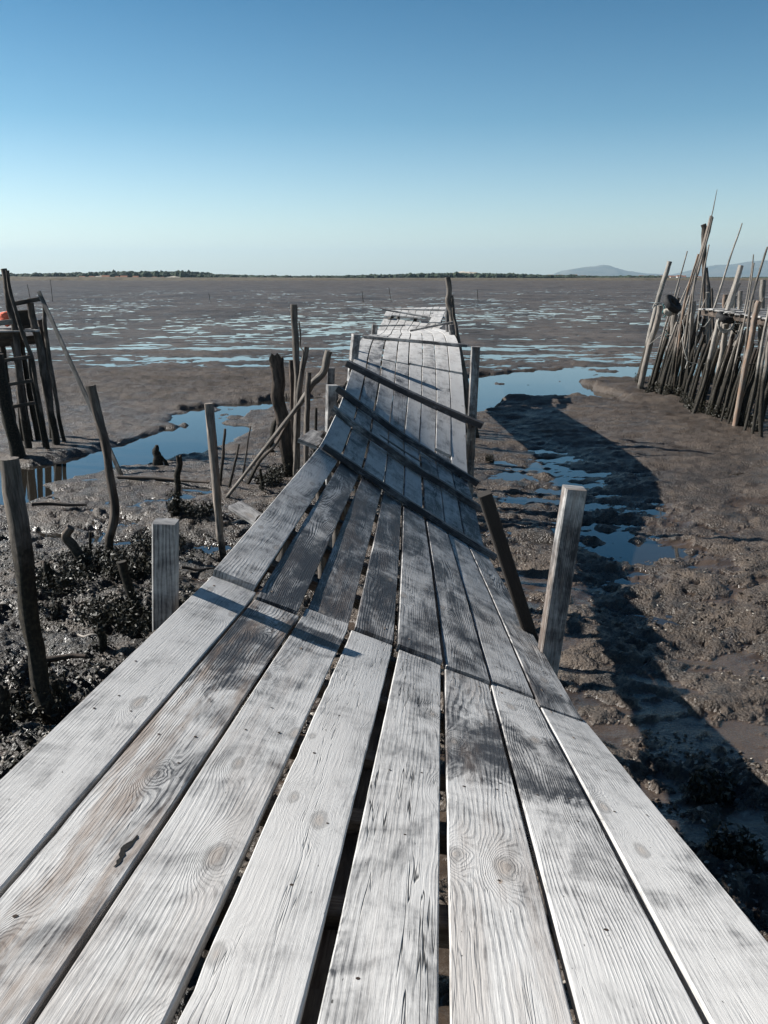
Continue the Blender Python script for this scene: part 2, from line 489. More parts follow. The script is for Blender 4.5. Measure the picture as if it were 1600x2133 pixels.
def channel_sd(x, y):
    """Signed distance to the channel's bank (negative in the water)."""
    out = np.full(x.shape, 9.0)
    m = (y > 8) & (y < 60)
    px, py = x[m], y[m]
    d = np.full(px.shape, 1e9); ins = np.zeros(px.shape, bool)
    n = len(CHANNEL)
    for i in range(n):
        a = CHANNEL[i]; b = CHANNEL[(i + 1) % n]; e = b - a
        t = np.clip(((px - a[0]) * e[0] + (py - a[1]) * e[1]) / (e @ e), 0, 1)
        d = np.minimum(d, np.hypot(px - a[0] - t * e[0], py - a[1] - t * e[1]))
        c = (a[1] > py) != (b[1] > py)
        ins ^= c & (px < (b[0] - a[0]) * (py - a[1]) / (b[1] - a[1] + 1e-12) + a[0])
    out[m] = np.where(ins, -d, d)
    return out

def mud_z(x, y, film=False):
    x = np.asarray(x, float); y = np.asarray(y, float)
    base = np.interp(y, [-8, 2.5, 4.5, 7, 10, 13, 18, 22, 31, 40, 52, 90, 145, 300, 900], [0.80, 0.72, 0.50, 0.26, 0.12, 0.075, 0.06, 0.09, 0.06, 0.028, 0.020, 0.013, 0.026, 0.034, 0.16])
    right = sstep(1.0, 2.0, x)
    # the hollow right of the boardwalk that stays half flooded
    hol = right * sstep(7.0, 9.5, y) * (1 - sstep(18, 22, y)) * np.exp(-((x - 3.4) / 1.3) ** 2)
    base = base - 0.075 * hol + hol * 0.24 * (fbm(x * 2.0, y * 3.0, 5, 83, 0.6) - 0.5)
    left = 1 - sstep(-1.6, -0.6, x)
    base = base + left * 0.12 * sstep(5, 8, y) * (1 - sstep(10, 13, y))
    near = (1 - sstep(11, 20, y)) * (1 + 0.45 * (1 - sstep(-1.8, -0.8, x)))
    mid = sstep(8, 14, y) * (1 - sstep(38, 60, y))
    farw = sstep(33, 52, y)
    lump = fbm(x * 1.15, y * 1.5, 5, 3)
    rid = 1 - np.abs(2 * fbm(x * 2.3, y * 2.9, 4, 21) - 1)
    z = base + near * (0.38 * (lump - 0.5) + 0.16 * (rid - 0.75)) * (0.45 + 0.55 * (1 - sstep(5, 10, y)))
    crumb = fbm(x * 9, y * 10, 4, 41, 0.6)
    mask = sstep(0.45, 0.62, fbm(x * 0.9, y * 1.1, 3, 61))
    z = z + near * 0.15 * (crumb - 0.42) * mask * (0.35 + 0.65 * (1 - sstep(6, 11, y)))
    z = z + near * 0.050 * (fbm(x * 15, y * 17, 3, 77, 0.7) - 0.5)
    pit = sstep(0.60, 0.68, fbm(x * 2.6, y * 3.0, 3, 91, 0.6))
    z = z - near * 0.06 * pit
    lvl = base - 0.035 + 0.09 * (fbm(x * 0.6, y * 0.7, 3, 95) - 0.5) - left * 0.05
    wetf = (1 - sstep(-0.012, 0.016, z - lvl)) * np.minimum(1, near * 1.5)
    z = np.where(z < lvl, z + (lvl - z) * 0.90 * np.minimum(1, near * 1.5), z)
    z = z + mid * (0.10 * (fbm(x * 0.45, y * 0.8, 4, 5) - 0.5) + 0.20 * (fbm(x * 1.3, y * 2.4, 5, 9, 0.65) - 0.5))
    # stepped bank beyond the channel
    bank = sstep(26, 30, y + 0.05 * x) * (1 - sstep(33, 42, y + 0.05 * x))
    z = z + bank * (0.34 * (1 - np.abs(2 * fbm(x * 0.10, y * 0.75, 5, 31, 0.6) - 1)) - 0.17)
    # flats striped with pools
    amp = np.interp(y, [48, 72, 130, 190, 310, 720], [0.055, 0.065, 0.065, 0.06, 0.06, 0.05])
    z = z + sstep(30, 36, y) * (1 - sstep(48, 60, y)) * 0.16 * (fbm(x * 0.06, y * 0.5, 5, 33, 0.6) - 0.52)
    z = z + farw * (amp * (fbm(x * 0.55, y * 1.15, 4, 12, 0.6) - 0.5) * 2 + 0.05 * (fbm(x * 1.8, y * 2.4, 3, 15) - 0.5))
    z = z + farw * 0.022 * (fbm(x * 0.05, y * 0.03, 3, 18) - 0.48) * 2
    s = channel_sd(x, y) + 0.9 * (fbm(x * 0.9, y * 0.9, 5, 51, 0.6) - 0.5)
    k = np.where(y > 21, sstep(-0.22, 0.10, s), sstep(-0.35, 0.30, s))
    if film:
        return wetf
    z = np.where(s < 1.0, np.minimum(z, (-0.10 + 1.3 * np.maximum(0, fbm(x * 0.6, y * 0.5, 5, 57, 0.6) - 0.55)) * (1 - k) + k * np.maximum(z, 0.03)), z)
    return z

def mz(x, y):
    return float(mud_z(np.array([x]), np.array([y]))[0])

def ground_mesh():
    rows = list(np.arange(-8, 1.2, 0.12))
    yv = rows[-1]
    while yv < 1500:
        yv += max(0.012, yv * (0.0052 if yv < 60 else 0.011))
        rows.append(yv)
    rows = np.array(rows)
    nu = 620
    u = np.linspace(-1, 1, nu)
    u = np.sign(u) * (0.75 * np.abs(u) + 0.25 * np.abs(u) ** 3)
    Y = np.repeat(rows[:, None], nu, 1)
    X = u[None, :] * (np.abs(Y) * 0.78 + 4.2)
    Z = mud_z(X.ravel(), Y.ravel()).reshape(X.shape)
    V = np.stack([X, Y, Z], -1).reshape(-1, 3)
    nr = len(rows)
    i = np.arange(nr - 1)[:, None] * nu + np.arange(nu - 1)[None, :]
    Fq = np.stack([i, i + 1, i + nu + 1, i + nu], -1).reshape(-1, 4)
    me = bpy.data.meshes.new("mudflat")
    me.vertices.add(len(V)); me.vertices.foreach_set("co", V.ravel())
    me.loops.add(Fq.size); me.loops.foreach_set("vertex_index", Fq.ravel())
    me.polygons.add(len(Fq)); me.polygons.foreach_set("loop_start", np.arange(0, Fq.size, 4)); me.polygons.foreach_set("loop_total", np.full(len(Fq), 4))
    me.polygons.foreach_set("use_smooth", np.ones(len(Fq), bool))
    me.update(calc_edges=True)
    at = me.attributes.new('film', 'FLOAT', 'POINT')
    at.data.foreach_set('value', mud_z(X.ravel(), Y.ravel(), True).astype(np.float32))
    me.materials.append(MUD)
    o = bpy.data.objects.new("mudflat", me)
    COL.objects.link(o)
    return tag(o, kind="structure")
ground_mesh()

mb = MB()
mb.add([(-1400, 2.5, 0), (1400, 2.5, 0), (1400, 1480, 0), (-1400, 1480, 0)], [[0, 1, 2, 3]])
tag(mb.build("water", WATER), kind="structure")
mb = MB()                                     # the plain beyond the flats, out to the hills
mb.add([(-26000, 1490, 0.3), (26000, 1490, 0.3), (26000, 30000, 0.3), (-26000, 30000, 0.3)], [[0, 1, 2, 3]])
mb.add([(-26000, -4000, -0.6), (26000, -4000, -0.6), (26000, 1490, -0.6), (-26000, 1490, -0.6)], [[0, 1, 2, 3]])
tag(mb.build("terrain", MARSH), kind="structure")

# ------------------------------------------------------------------ the boardwalk's surface
LPT = np.array([[-1.14, .83, -1.22], [-.88, 4.08, -1.46], [-.85, 5.74, -1.59], [-.64, 8.23, -1.60], [-.56, 9.90, -1.53], [-.55, 11.49, -1.54], [-.53, 14.22, -1.45],
                [-.52, 15.86, -1.33], [-.46, 18.09, -1.22], [-.33, 21.6, -1.36], [-.20, 28.0, -1.61], [-.02, 29.39, -1.34], [.12, 30.74, -1.15], [.41, 34.38, -1.17]])
RPT = np.array([[.81, .82, -1.19], [1.0, 3.86, -2.13], [.98, 5.61, -2.39], [1.04, 8.12, -2.67], [1.10, 9.87, -2.65], [1.15, 11.51, -2.59], [1.35, 14.23, -2.14],
                [1.44, 15.85, -1.72], [1.54, 18.03, -1.34], [1.67, 21.55, -1.31], [1.76, 27.92, -1.56], [1.98, 29.17, -1.51], [2.13, 30.57, -1.24], [2.40, 34.23, -1.13]])
LPT[:, 2] += EYE; RPT[:, 2] += EYE
SAG = np.array([0, 0, .0, .02, .05, .055, .03, .01, 0, 0, 0, 0, 0, 0])

def _herm(P, s):
    N = len(P)
    s = float(s)
    if s <= 0:
        return P[0] + (P[1] - P[0]) * s
    if s >= N - 1:
        return P[-1] + (P[-1] - P[-2]) * (s - N + 1)
    i = min(int(s), N - 2); t = s - i
    if i == 0:
        return P[0] + (P[1] - P[0]) * t
    if i in (1, 2):                           # these boards run straight from joint to joint
        return P[1] + (P[3] - P[1]) * (s - 1) / 2
    d = np.linalg.norm(P[i + 1] - P[i])
    def tang(j):
        if j == 3: return (P[3] - P[1]) / np.linalg.norm(P[3] - P[1]) * .6 + (P[4] - P[3]) / np.linalg.norm(P[4] - P[3]) * .4
        if j <= 0: return (P[1] - P[0]) / np.linalg.norm(P[1] - P[0])
        if j >= N - 1: return (P[-1] - P[-2]) / np.linalg.norm(P[-1] - P[-2])
        return (P[j + 1] - P[j - 1]) / (np.linalg.norm(P[j + 1] - P[j]) + np.linalg.norm(P[j] - P[j - 1]))
    m1, m2 = tang(i) * d, tang(i + 1) * d
    return (2 * t ** 3 - 3 * t * t + 1) * P[i] + (t ** 3 - 2 * t * t + t) * m1 + (-2 * t ** 3 + 3 * t * t) * P[i + 1] + (t ** 3 - t * t) * m2

def deck(u, s, up=0.0):
    a, b = _herm(LPT, s), _herm(RPT, s)
    p = a + (b - a) * u
    e = 0.02
    t = (_herm(LPT, s + e) + _herm(RPT, s + e) - _herm(LPT, s - e) - _herm(RPT, s - e))
    nrm = np.cross(b - a, t); nrm /= np.linalg.norm(nrm)
    sag = np.interp(s, np.arange(14), SAG)
    return p + nrm * (up - sag * 4 * u * (1 - u))

def deck_s_at_y(y, u=0.5):
    ss = np.linspace(-1, 13.5, 600)
    yy = np.array([(_herm(LPT, q) * (1 - u) + _herm(RPT, q) * u)[1] for q in ss])
    return float(np.interp(y, yy, ss))

walk = thing("boardwalk", "long crooked boardwalk of silver grey planks twisting out over the mud", "boardwalk", (0, 2.0, mz(0, 2.0)))
THICK = 0.042

def plank(u0, u1, s0, s1, lift0=0.0, lift1=0.0, tone=0.6, fig=0.4, warm=0.1, crack=0.2, seed=0, ragged=0.0, step=None, label=None, d0=0.0, d1=0.0, nails=(), stain=(0, 0), hole=None):
    """One plank between lanes u0..u1 and stations s0..s1; d0, d1 slant its ends."""
    r = np.random.default_rng(seed * 7 + 3)
    a, b = deck(0.5, s0), deck(0.5, s1)
    L = np.linalg.norm(b - a)
    step = step or max(0.05, 0.014 * a[1])
    n = max(4, min(70, int(L / step)))
    wid = 2.0 * (u1 - u0)
    e = 0.004 / wid
    prof = [e, .25, .5, .75, 1 - e]
    cup = r.uniform(-0.0015, 0.0025)
    top = []; rim = []; along = []
    for i in range(n + 1):
        q = i / n
        up = lift0 * (1 - q) + lift1 * q
        sh = []
        for side in (0, 1):
            nz = vnoise(np.array([q * L * 4 + seed * 9.1 + side * 50]), np.array([seed * 1.3]), 4)[0]
            n3 = vnoise(np.array([q * L * 22 + seed * 5.1 + side * 50]), np.array([seed * 2.3]), 5)[0]
            n4 = vnoise(np.array([q * L * 60 + seed * 2.1 + side * 50]), np.array([seed * 4.3]), 6)[0]
            chip = max(0, nz - .5) * 2
            sh.append((0.0007 * nz + ragged * chip * max(0, n3 - .45) * .006 + ragged * .0009 * n4) * (1 if side == 0 else -.7))
        def P(t, dz):
            s = s0 + (s1 - s0) * q + (d0 * (t - .5) * (1 - q) + d1 * (t - .5) * q)
            if i in (0, n): s += .0025 * (2 * vnoise(np.array([t * 9 + seed]), np.array([i * .7 + .2]), 12)[0] - 1)
            u = u0 + (u1 - u0) * t + sh[0] * (1 - t) + sh[1] * t
            return deck(u, s, dz + up)
        for t in prof:
            top.append(P(t, cup * (1 - 4 * (t - .5) ** 2) + 0.002 * (vnoise(np.array([q * L * 1.7 + seed]), np.array([t * 1.2 + seed]), 8)[0] - .5)))
        rim.append((P(0, -.005), P(1, -.005), P(.004 / wid, -THICK), P(1 - .004 / wid, -THICK)))
        along.append(q * L)
    m = 5
    b_ = MB()
    b_.add(top, [[i * m + j, i * m + j + 1, (i + 1) * m + j + 1, (i + 1) * m + j] for i in range(n) for j in range(m - 1)],
           [(along[k // m], prof[k % m] * wid) for k in range((n + 1) * m)], 0, True)
    V = []; U = []
    for i in range(n + 1):
        eL, eR, bL, bR = rim[i]
        V += [top[i * m], eL, bL, bR, eR, top[i * m + 4]]
        U += [(along[i], 0), (along[i], -.006), (along[i], -.05), (along[i], -.05 - wid), (along[i], wid + .006), (along[i], wid)]
    b_.add(V, [[i * 6 + j, i * 6 + 6 + j, i * 6 + 7 + j, i * 6 + 1 + j] for i in range(n) for j in range(5)], U, 0, False)
    for i in (0, n):
        ring = [top[i * m + k] for k in range(5)] + [rim[i][1], rim[i][3], rim[i][2], rim[i][0]]
        uv = [(i + .05 * (k > 4), p * wid) for k, p in enumerate(prof + [1, 1, 0, 0])]
        b_.add(ring, [list(range(9)) if i == n else list(range(9))[::-1]], uv, 0, False)
    for (q, t) in nails:
        s = s0 + (s1 - s0) * q
        u = u0 + (u1 - u0) * t
        up = lift0 * (1 - q) + lift1 * q
        c = deck(u, s, up + 0.0022)
        ex = deck(u + .002, s, up + .0022) - c; ex /= np.linalg.norm(ex)
        ey = deck(u, s + .002, up + .0022) - c; ey /= np.linalg.norm(ey)
        rr = r.uniform(0.004, 0.0062)
        b_.add([c + rr * (math.cos(k) * ex + math.sin(k) * ey) for k in np.linspace(0, 2 * math.pi, 8)[:-1]], [list(range(7))], None, 1, False)
        if r.uniform() < .25:
            c2 = c - (deck(u, s, 1) - deck(u, s, 0)) * .0012
            a_, w_ = r.uniform(.012, .026), r.uniform(.005, .008)
            b_.add([c2 + (a_ * math.sin(k) * ey + w_ * math.cos(k) * ex) * r.uniform(.6, 1.2) for k in np.linspace(0, 2 * math.pi, 12)[:-1]], [list(range(11))], None, 2, False)
    if hole:  # no opening is cut; a black patch on top paints its shade
        hq, ht, hl = hole
        L_, R_ = [], []
        for k in range(12):
            q = hq + hl * (k / 11 - .5)
            mid = ht + .02 * math.sin(k * .8) + r.uniform(-.008, .008)
            hw = (.006 + .034 * math.sin(math.pi * (k + .5) / 12)) * r.uniform(.3, 1.2)
            L_.append(deck(u0 + (u1 - u0) * (mid - hw), s0 + (s1 - s0) * q, .0025)); R_.append(deck(u0 + (u1 - u0) * (mid + hw), s0 + (s1 - s0) * q, .0025))
        b_.add(L_ + R_, [[k, 12 + k, 13 + k, k + 1] for k in range(11)], None, 3, False)
    o = b_.build("plank", [WOOD, NAIL, RUST, HOLE_SHADE], walk)
    look(o, seed=seed * 0.731 % 17, tone=tone, figure=fig, warm=warm, crack=crack, stain_x=stain[0], stain_len=stain[1])
    if label: o['label'] = label
    return o

# lanes: edge fractions for eight planks, gaps in metres between neighbours
def lanes(gaps, jit=0.0, seed=0):
    r = np.random.default_rng(seed)
    e = np.arange(9) / 8.0
    e[1:8] += r.uniform(-jit, jit, 7)
    out = []
    for k in range(8):
        gl = gaps[k - 1] / 4 if k > 0 else 0
        gr = gaps[k] / 4 if k < 7 else 0
        out.append((e[k] + gl, e[k + 1] - gr))
    return out

NA = [(.42, .2), (.42, .8), (.68, .25), (.68, .7), (.96, .2), (.95, .75)]
la = lanes([.011, .012, .020, .032, .020, .013, .015])
sec_a = [  # tone fig warm crack ragged
    (.88, .16, .03, .15, .3), (.70, .5, .7, .3, .8), (.68, .22, .18, .15, .3), (.92, .06, .03, .45, 1.0),
    (.74, .25, .04, 1.0, .3), (.76, .4, .25, .3, .5), (.80, .5, .0, .25, .2), (.88, .2, .0, .15, .2)]
for k, (u0, u1) in enumerate(la):
    t, fg, wm, ck, rg = sec_a[k]
    plank(u0, u1, -0.75, 1.0 + [.02, -.02, .045, .01, .0, -.01, .01, .0][k], tone=t, fig=fg, warm=wm, crack=ck, ragged=rg, seed=11 + k, step=.05, hole=(.605, .84, .026) if k == 1 else None, stain=[(0, 0), (4.9, .55), (5.3, .12), (0, 0), (0, 0), (4.55, .5), (4.45, .55), (0, 0)][k],
          nails=[(.46 + random.uniform(-.01, .01), .2), (.47 + random.uniform(-.01, .01), .8), (.72, .25), (.725, .72), (.975, .2), (.978, .75)] + [(random.uniform(.5, .95), random.uniform(.12, .88)) for _ in range(3)])
lb = lanes([.03, .035, .03, .022, .02, .014, .012], .006, 2)
sec_b = [(.70, .35, .1, .2, .2, 3.0), (.05, 1.0, .1, .2, .6, 3.05), (.14, .3, .3, .5, .4, 3.0), (.16, .45, .15, .2, .3, 3.0),  # own tones, darkened further to paint in the shade of the twist
         (.40, .35, .05, .2, .3, 3.0), (.30, .6, .05, .2, .3, 4.75), (.60, .3, .05, .15, .2, 5.1), (.36, .7, .1, .2, .2, 5.0)]
for k, (u0, u1) in enumerate(lb):
    t, fg, wm, ck, rg, s1 = sec_b[k]
    if k == 7: u1 -= 0.012
    plank(u0, u1, 1.0 + [.03, -.01, .055, .02, .01, .0, .02, -.03][k], s1, lift0=[.03, .012, -.012, .02, .022, .012, .008, .01][k], lift1=.004 * (k % 3), tone=t, fig=fg, warm=wm,
          crack=ck, ragged=rg, seed=31 + k, nails=[(.03, .25), (.035, .75), (.5, .3), (.5, .7)])
lc = lanes([.02, .025, .014, .014, .014, .012, .012], .006, 3)
sec_c = [(.75, .2, .05, .3, .3, 3.0, 8.6), (.5, .3, .05, .3, .4, 3.05, 8.4), (.65, .2, .05, .4, .2, 3.0, 6.95), (.6, .3, .1, .2, .2, 3.0, 6.97), (.85, .25, .05, .2, .2, 3.0, 7.0),  # some tones raised to paint in the sunlight beyond the battens
         (.85, .35, .08, .2, .2, 4.78, 7.0), (.8, .35, .1, .2, .2, 5.13, 7.0), (1.1, .15, .05, .1, .2, 4.97, 7.0)]
for k, (u0, u1) in enumerate(lc):
    t, fg, wm, ck, rg, s0, s1 = sec_c[k]
    plank(u0, u1, s0 + .02, s1, lift0=.006 * ((k + 1) % 2), lift1=.0, tone=t, fig=fg, warm=wm, crack=ck, ragged=rg, seed=51 + k)
ld = lanes([.016, .02, .02, .02, .014, .012, .014], .006, 4)
for k, (u0, u1) in enumerate(ld):
    t = [1.05, 1.05, .8, .9, .95, .8, .9, 1.1][k]  # pale tones paint in the sun on this rising stretch
    plank(u0, u1, [8.62, 8.42, 6.97, 6.99, 7.03, 7.03, 7.03, 7.04][k], 9.95 + .03 * ((k * 5) % 3), lift0=.012, tone=t, fig=.25, warm=.12, crack=.2, ragged=.3, seed=71 + k)
le = lanes([.02] * 7, .008, 5)
for k, (u0, u1) in enumerate(le):
    plank(u0, u1, 9.98 + .03 * ((k * 5) % 3), 11.05 + .04 * ((k * 3) % 4), tone=random.uniform(.72, .92), fig=.2, warm=.1, crack=.2, ragged=.3, seed=81 + k)
lf = lanes([.02] * 7, .008, 6)
for k, (u0, u1) in enumerate(lf):
    plank(u0, u1, 11.02 + .04 * ((k * 3) % 4), 13.2 - .05 * (k % 2), lift0=.11 + .012 * k, lift1=0, tone=random.uniform(.7, .92), fig=.2, warm=.1, crack=.2, ragged=.3, seed=91 + k)

def batten(sa, ua, sb, ub, wid=.07, hei=.05, tone=.3, lift=.0, seed=0, warp=0.0, name="batten", sl=.0):
    a = deck(ua, sa, hei / 2 + lift); b = deck(ub, sb, hei / 2 + lift)
    nrm = deck(.5, (sa + sb) / 2, 1) - deck(.5, (sa + sb) / 2, 0)
    m = MB(); beam(m, a, b, wid, hei, nrm, .006, n=8, warp=warp, seed=seed)
    return look(m.build(name, WOOD, walk), seed=seed * .37 + 2, tone=tone, figure=.4, warm=.1, crack=.4)
def batten_px(pa, pb, ya, yb, wid, hei, tone, seed, name="batten", warp=0.0):
    a = at_y(*pa, ya); b = at_y(*pb, yb)
    nrm = deck(.5, deck_s_at_y((ya + yb) / 2), 1) - deck(.5, deck_s_at_y((ya + yb) / 2), 0)
    m = MB(); beam(m, a, b, wid, hei, nrm, .006, n=8, seed=seed, warp=warp)
    return look(m.build(name, WOOD, walk), seed=seed * .37 + 2, tone=tone, figure=.4, warm=.1, crack=.4)
batten(3.03, .02, 2.93, 1.02, .09, .06, .05, .004, 1, warp=-.012)        # lowest, over the joint
batten(3.98, -.035, 3.94, 1.02, .09, .07, .08, .004, 2, warp=-.03)
batten(5.0, -.06, 4.72, 1.05, .10, .08, -.12, .004, 3, warp=-.035)
batten(6.02, -.05, 5.78, 1.13, .125, .10, -.15, .004, 4, warp=-.03)
batten(7.98, .02, 7.86, 1.08, .085, .06, .4, .012, 5)
batten(9.98, .01, 9.98, .45, .07, .05, .5, .10, 6)
batten_px((855, 689), (944, 671), 21.7, 21.4, .07, .05, .5, 7)
batten_px((797, 644), (893, 661), 29.0, 28.6, .08, .05, .5, 8)
batten_px((806, 643.5), (930, 646), 31.0, 30.5, .08, .05, .5, 9)
batten_px((832, 651), (905, 653), 30.3, 30.2, .06, .05, .6, 10)
m_ = MB()
pa = at_y(912, 663, 28.2)
beam(m_, at_y(906, 672, 27.6), at_y(916, 650, 29.6), .36, .04, (0, .05, 1), .006)
look(m_.build("plank", WOOD, walk), seed=3.3, tone=.85, figure=.2, warm=.05, crack=.1)

def run_beam(u, down, wid, hei, tone, s_list):
    m = MB()
    pts = [deck(u, s, -down) for s in s_list]
    for p, q in zip(pts[:-1], pts[1:]):
        beam(m, p, q, wid, hei, (0, 0, 1), .006)
    return look(m.build("stringer", POLE, walk), seed=u * 3 + 1, tone=tone, warm=.1, tide=-1.0)
SL = [-.7, .2, 1.0, 2.0, 3.0, 4.0, 5.0, 6.0, 7.0, 8.0, 9.0, 9.8, 10.4, 11, 12, 13]
run_beam(.07, .16, .075, .15, .35, SL)
run_beam(.93, .16, .075, .15, .35, SL)
run_beam(.5, .16, .075, .15, .30, SL)
for i, s in enumerate([-.2, .12, .28, .43, .58, .78, .99, 1.35, 1.7, 2.1, 2.5, 2.95, 3.5, 4.0, 4.5, 5.0, 5.6, 6.2, 7.0, 7.7, 8.4, 9.2, 9.9]):
    m = MB(); beam(m, deck(-.015, s, -.075), deck(1.015, s, -.075), .09, .06, deck(.5, s, 1) - deck(.5, s, 0), .005)
    look(m.build("joist", POLE, walk), seed=i + .4, tone=.32, warm=.15, tide=-1.0)
for i, (u, s) in enumerate([(.05, .15), (.95, .2), (.03, .95), (.96, 1.0), (.04, 2.0), (.95, 2.05), (.04, 3.0), (.95, 3.05), (.04, 3.9), (.95, 4.0), (.04, 5.0), (.95, 5.0), (.05, 6.1), (.95, 6.0), (.05, 7.1),
                            (.95, 7.2), (.05, 8.2), (.95, 8.2), (.05, 9.2), (.95, 9.2), (.1, 11.4), (.9, 11.4), (.1, 12.8), (.9, 12.8)]):
    p = deck(u, s, -.09)
    g0 = mz(p[0], p[1]) - .25
    m = MB(); tube(m, [(p[0] + random.uniform(-.08, .08), p[1] + random.uniform(-.05, .05), g0), (p[0], p[1], (g0 + p[2]) / 2), p], [.07, .065, .06], 9, seed=i)
    look(m.build("leg", POLE, walk), seed=i * .61, tone=.3, warm=.1, tide=.75)

# ------------------------------------------------------------------ posts and stakes
def clump(mb, x, y, z, r, h, n, seed, mat):
    rr = np.random.default_rng(seed)
    for _ in range(n * 3):
        a = rr.uniform(0, 2 * math.pi); d = r * math.sqrt(rr.uniform(0, 1)); zz = z + h * rr.uniform(0, 1) ** 1.6
        c = np.array([x + d * math.cos(a), y + d * math.sin(a), zz])
        v1 = rr.normal(size=3); v1 /= np.linalg.norm(v1); v2 = np.cross(v1, rr.normal(size=3)); v2 /= np.linalg.norm(v2)
        L, W_ = rr.uniform(.015, .045), rr.uniform(.004, .011)
        mb.add([c - v1 * L - v2 * W_, c - v1 * L * .2 + v2 * W_ * 1.4, c + v1 * L, c + v2 * -W_ * 1.5], [[0, 1, 2, 3]], None, mat, False)

def stake(name, label, cat, px_pts, rad, y0=None, dy=0.0, tone=.4, warm=.1, tide=.5, seed=0, group=None, sides=10, flat=1.0, weed=0, jag=0.0, rough=.08, sink=.25, z0=None):
    """A stake through picture points (base first). The foot stands on the mud; dy leans the head away from or towards the camera."""
    px_pts = [tuple(map(float, p)) for p in px_pts]
    if y0 is None:
        z = 0.1
        for _ in range(12):
            b = at_z(*px_pts[0], z)
            z = 0.5 * z + 0.5 * (mz(b[0], b[1]) if z0 is None else z0)
        y0 = b[1]
    span = math.dist(px_pts[0], px_pts[-1]) + 1e-6
    pts = []
    for p in px_pts:
        q = math.dist(p, px_pts[0]) / span
        pts.append(at_y(*p, y0 + dy * q))
    base = pts[0].copy()
    g0 = mz(base[0], base[1])
    d = pts[0] - pts[1]; d /= np.linalg.norm(d)
    if d[2] < -.05:
        k = (base[2] - (g0 - sink)) / -d[2]
        if k > 0: pts = [base + d * k] + pts
    m = MB()
    tube(m, pts, rad, sides, rough, seed, flat=flat, jag=jag)
    if weed:
        clump(m, base[0], base[1] - .02, g0, (rad if not np.ndim(rad) else rad[0]) + .05, .35, weed, seed, 1)
    o = m.build(name, [POLE, WEED], None, (base[0], base[1], g0))
    look(o, seed=seed * .77, tone=tone, warm=warm, tide=tide)
    return tag(o, label, cat, group)

def square_post(name, label, px_base, px_top, y0, wid, dy=0.0, tone=.6, warm=.1, seed=0, twist=0.25, group=None, slant=.0, to_ground=True, dep=None):
    a = at_y(*px_base, y0); b = at_y(*px_top, y0 + dy)
    t = (b - a) / np.linalg.norm(b - a)
    if to_ground:
        g0 = mz(a[0], a[1]) - .3
        a = a - t * max(0, (a[2] - g0) / t[2])
    m = MB()
    beam(m, a, b, wid, dep or wid, (math.sin(twist), -math.cos(twist), 0), .008, n=8, seed=seed, slant=slant)
    o = m.build(name, WOOD, None, tuple(a))
    look(o, seed=seed * .53 + 1, tone=tone, figure=.25, warm=warm, crack=.5)
    return tag(o, label, "post", group)

SP = "squared posts along the boardwalk"
square_post("square_post", "pale squared post with its top above the near left edge of the boardwalk", (345, 1320), (345, 1086), 3.9, .108, tone=.58, seed=1, twist=.02, group=SP)
square_post("square_post", "tall pale squared post leaning right beside the near right edge of the boardwalk", (1134, 1420), (1197, 1016), 4.95, .125, tone=.38, warm=.5, seed=2, twist=.0, group=SP)
_o = square_post("square_post", "dark squared post leaning left against the boardwalk's right edge, behind the tallest pale post", (1112, 1345), (1009, 1028), 5.35, .085, dy=-.1, tone=.1, warm=.2, seed=3, twist=.1, group=SP)
_o.data.materials[0] = POLE
look(_o, tone=-.25, warm=.0, tide=1.6)  # near black: shade painted into the tone, with the weed tide raised
square_post("square_post", "brown squared post rising from the right edge of the boardwalk before the far hump", (978, 985), (991, 722), 14.0, .135, tone=.3, warm=.5, seed=4, twist=.0, group=SP)
square_post("square_post", "short grey squared post at the left edge of the boardwalk where the hump begins", (733, 780), (742, 696), 15.3, .13, tone=.5, seed=5, twist=.4, group=SP)
square_post("square_post", "stubby squared post with a pale top beside the left edge under the crossing battens", (690, 905), (692, 802), 12.0, .15, tone=.45, seed=6, twist=.3, group=SP)
square_post("square_post", "dark squared post behind the driftwood stakes on the left of the boardwalk", (687, 870), (690, 766), 16.5, .14, tone=.15, seed=7, twist=.1, group=SP)
square_post("square_post", "short dark post holding the crossbar at the far left side of the boardwalk", (779, 700), (781, 676), 21.0, .13, tone=.2, seed=8, twist=.2, group=SP)
FP = "weathered poles at the far end of the boardwalk"
stake("pole", "tallest pole at the far end of the boardwalk, leaning left against the flats", "pole", [(953, 716), (943, 665), (936, 630), (930.5, 577)], [.09, .085, .07, .065], y0=21.5, tone=.35, seed=21, group=FP)
stake("pole", "thin pole close behind the tallest far pole", "pole", [(948, 690), (943, 640), (942, 615)], [.05, .045, .04], y0=22.3, tone=.3, seed=22, group=FP)
stake("pole", "crooked thin pole beside the far right rim of the boardwalk", "pole", [(955, 720), (950, 680), (946, 660), (944, 641)], [.035, .035, .03, .03], y0=20.6, tone=.3, seed=23, group=FP)
square_post("square_post", "dark squared post by the foot of the tallest far pole", (934, 690), (933, 644), 22.0, .12, tone=.12, seed=9, twist=.2, group=SP)
square_post("square_post", "short dark post under the far right rim of the boardwalk", (943, 705), (940, 676), 20.3, .12, tone=.12, seed=10, twist=.2, group=SP)

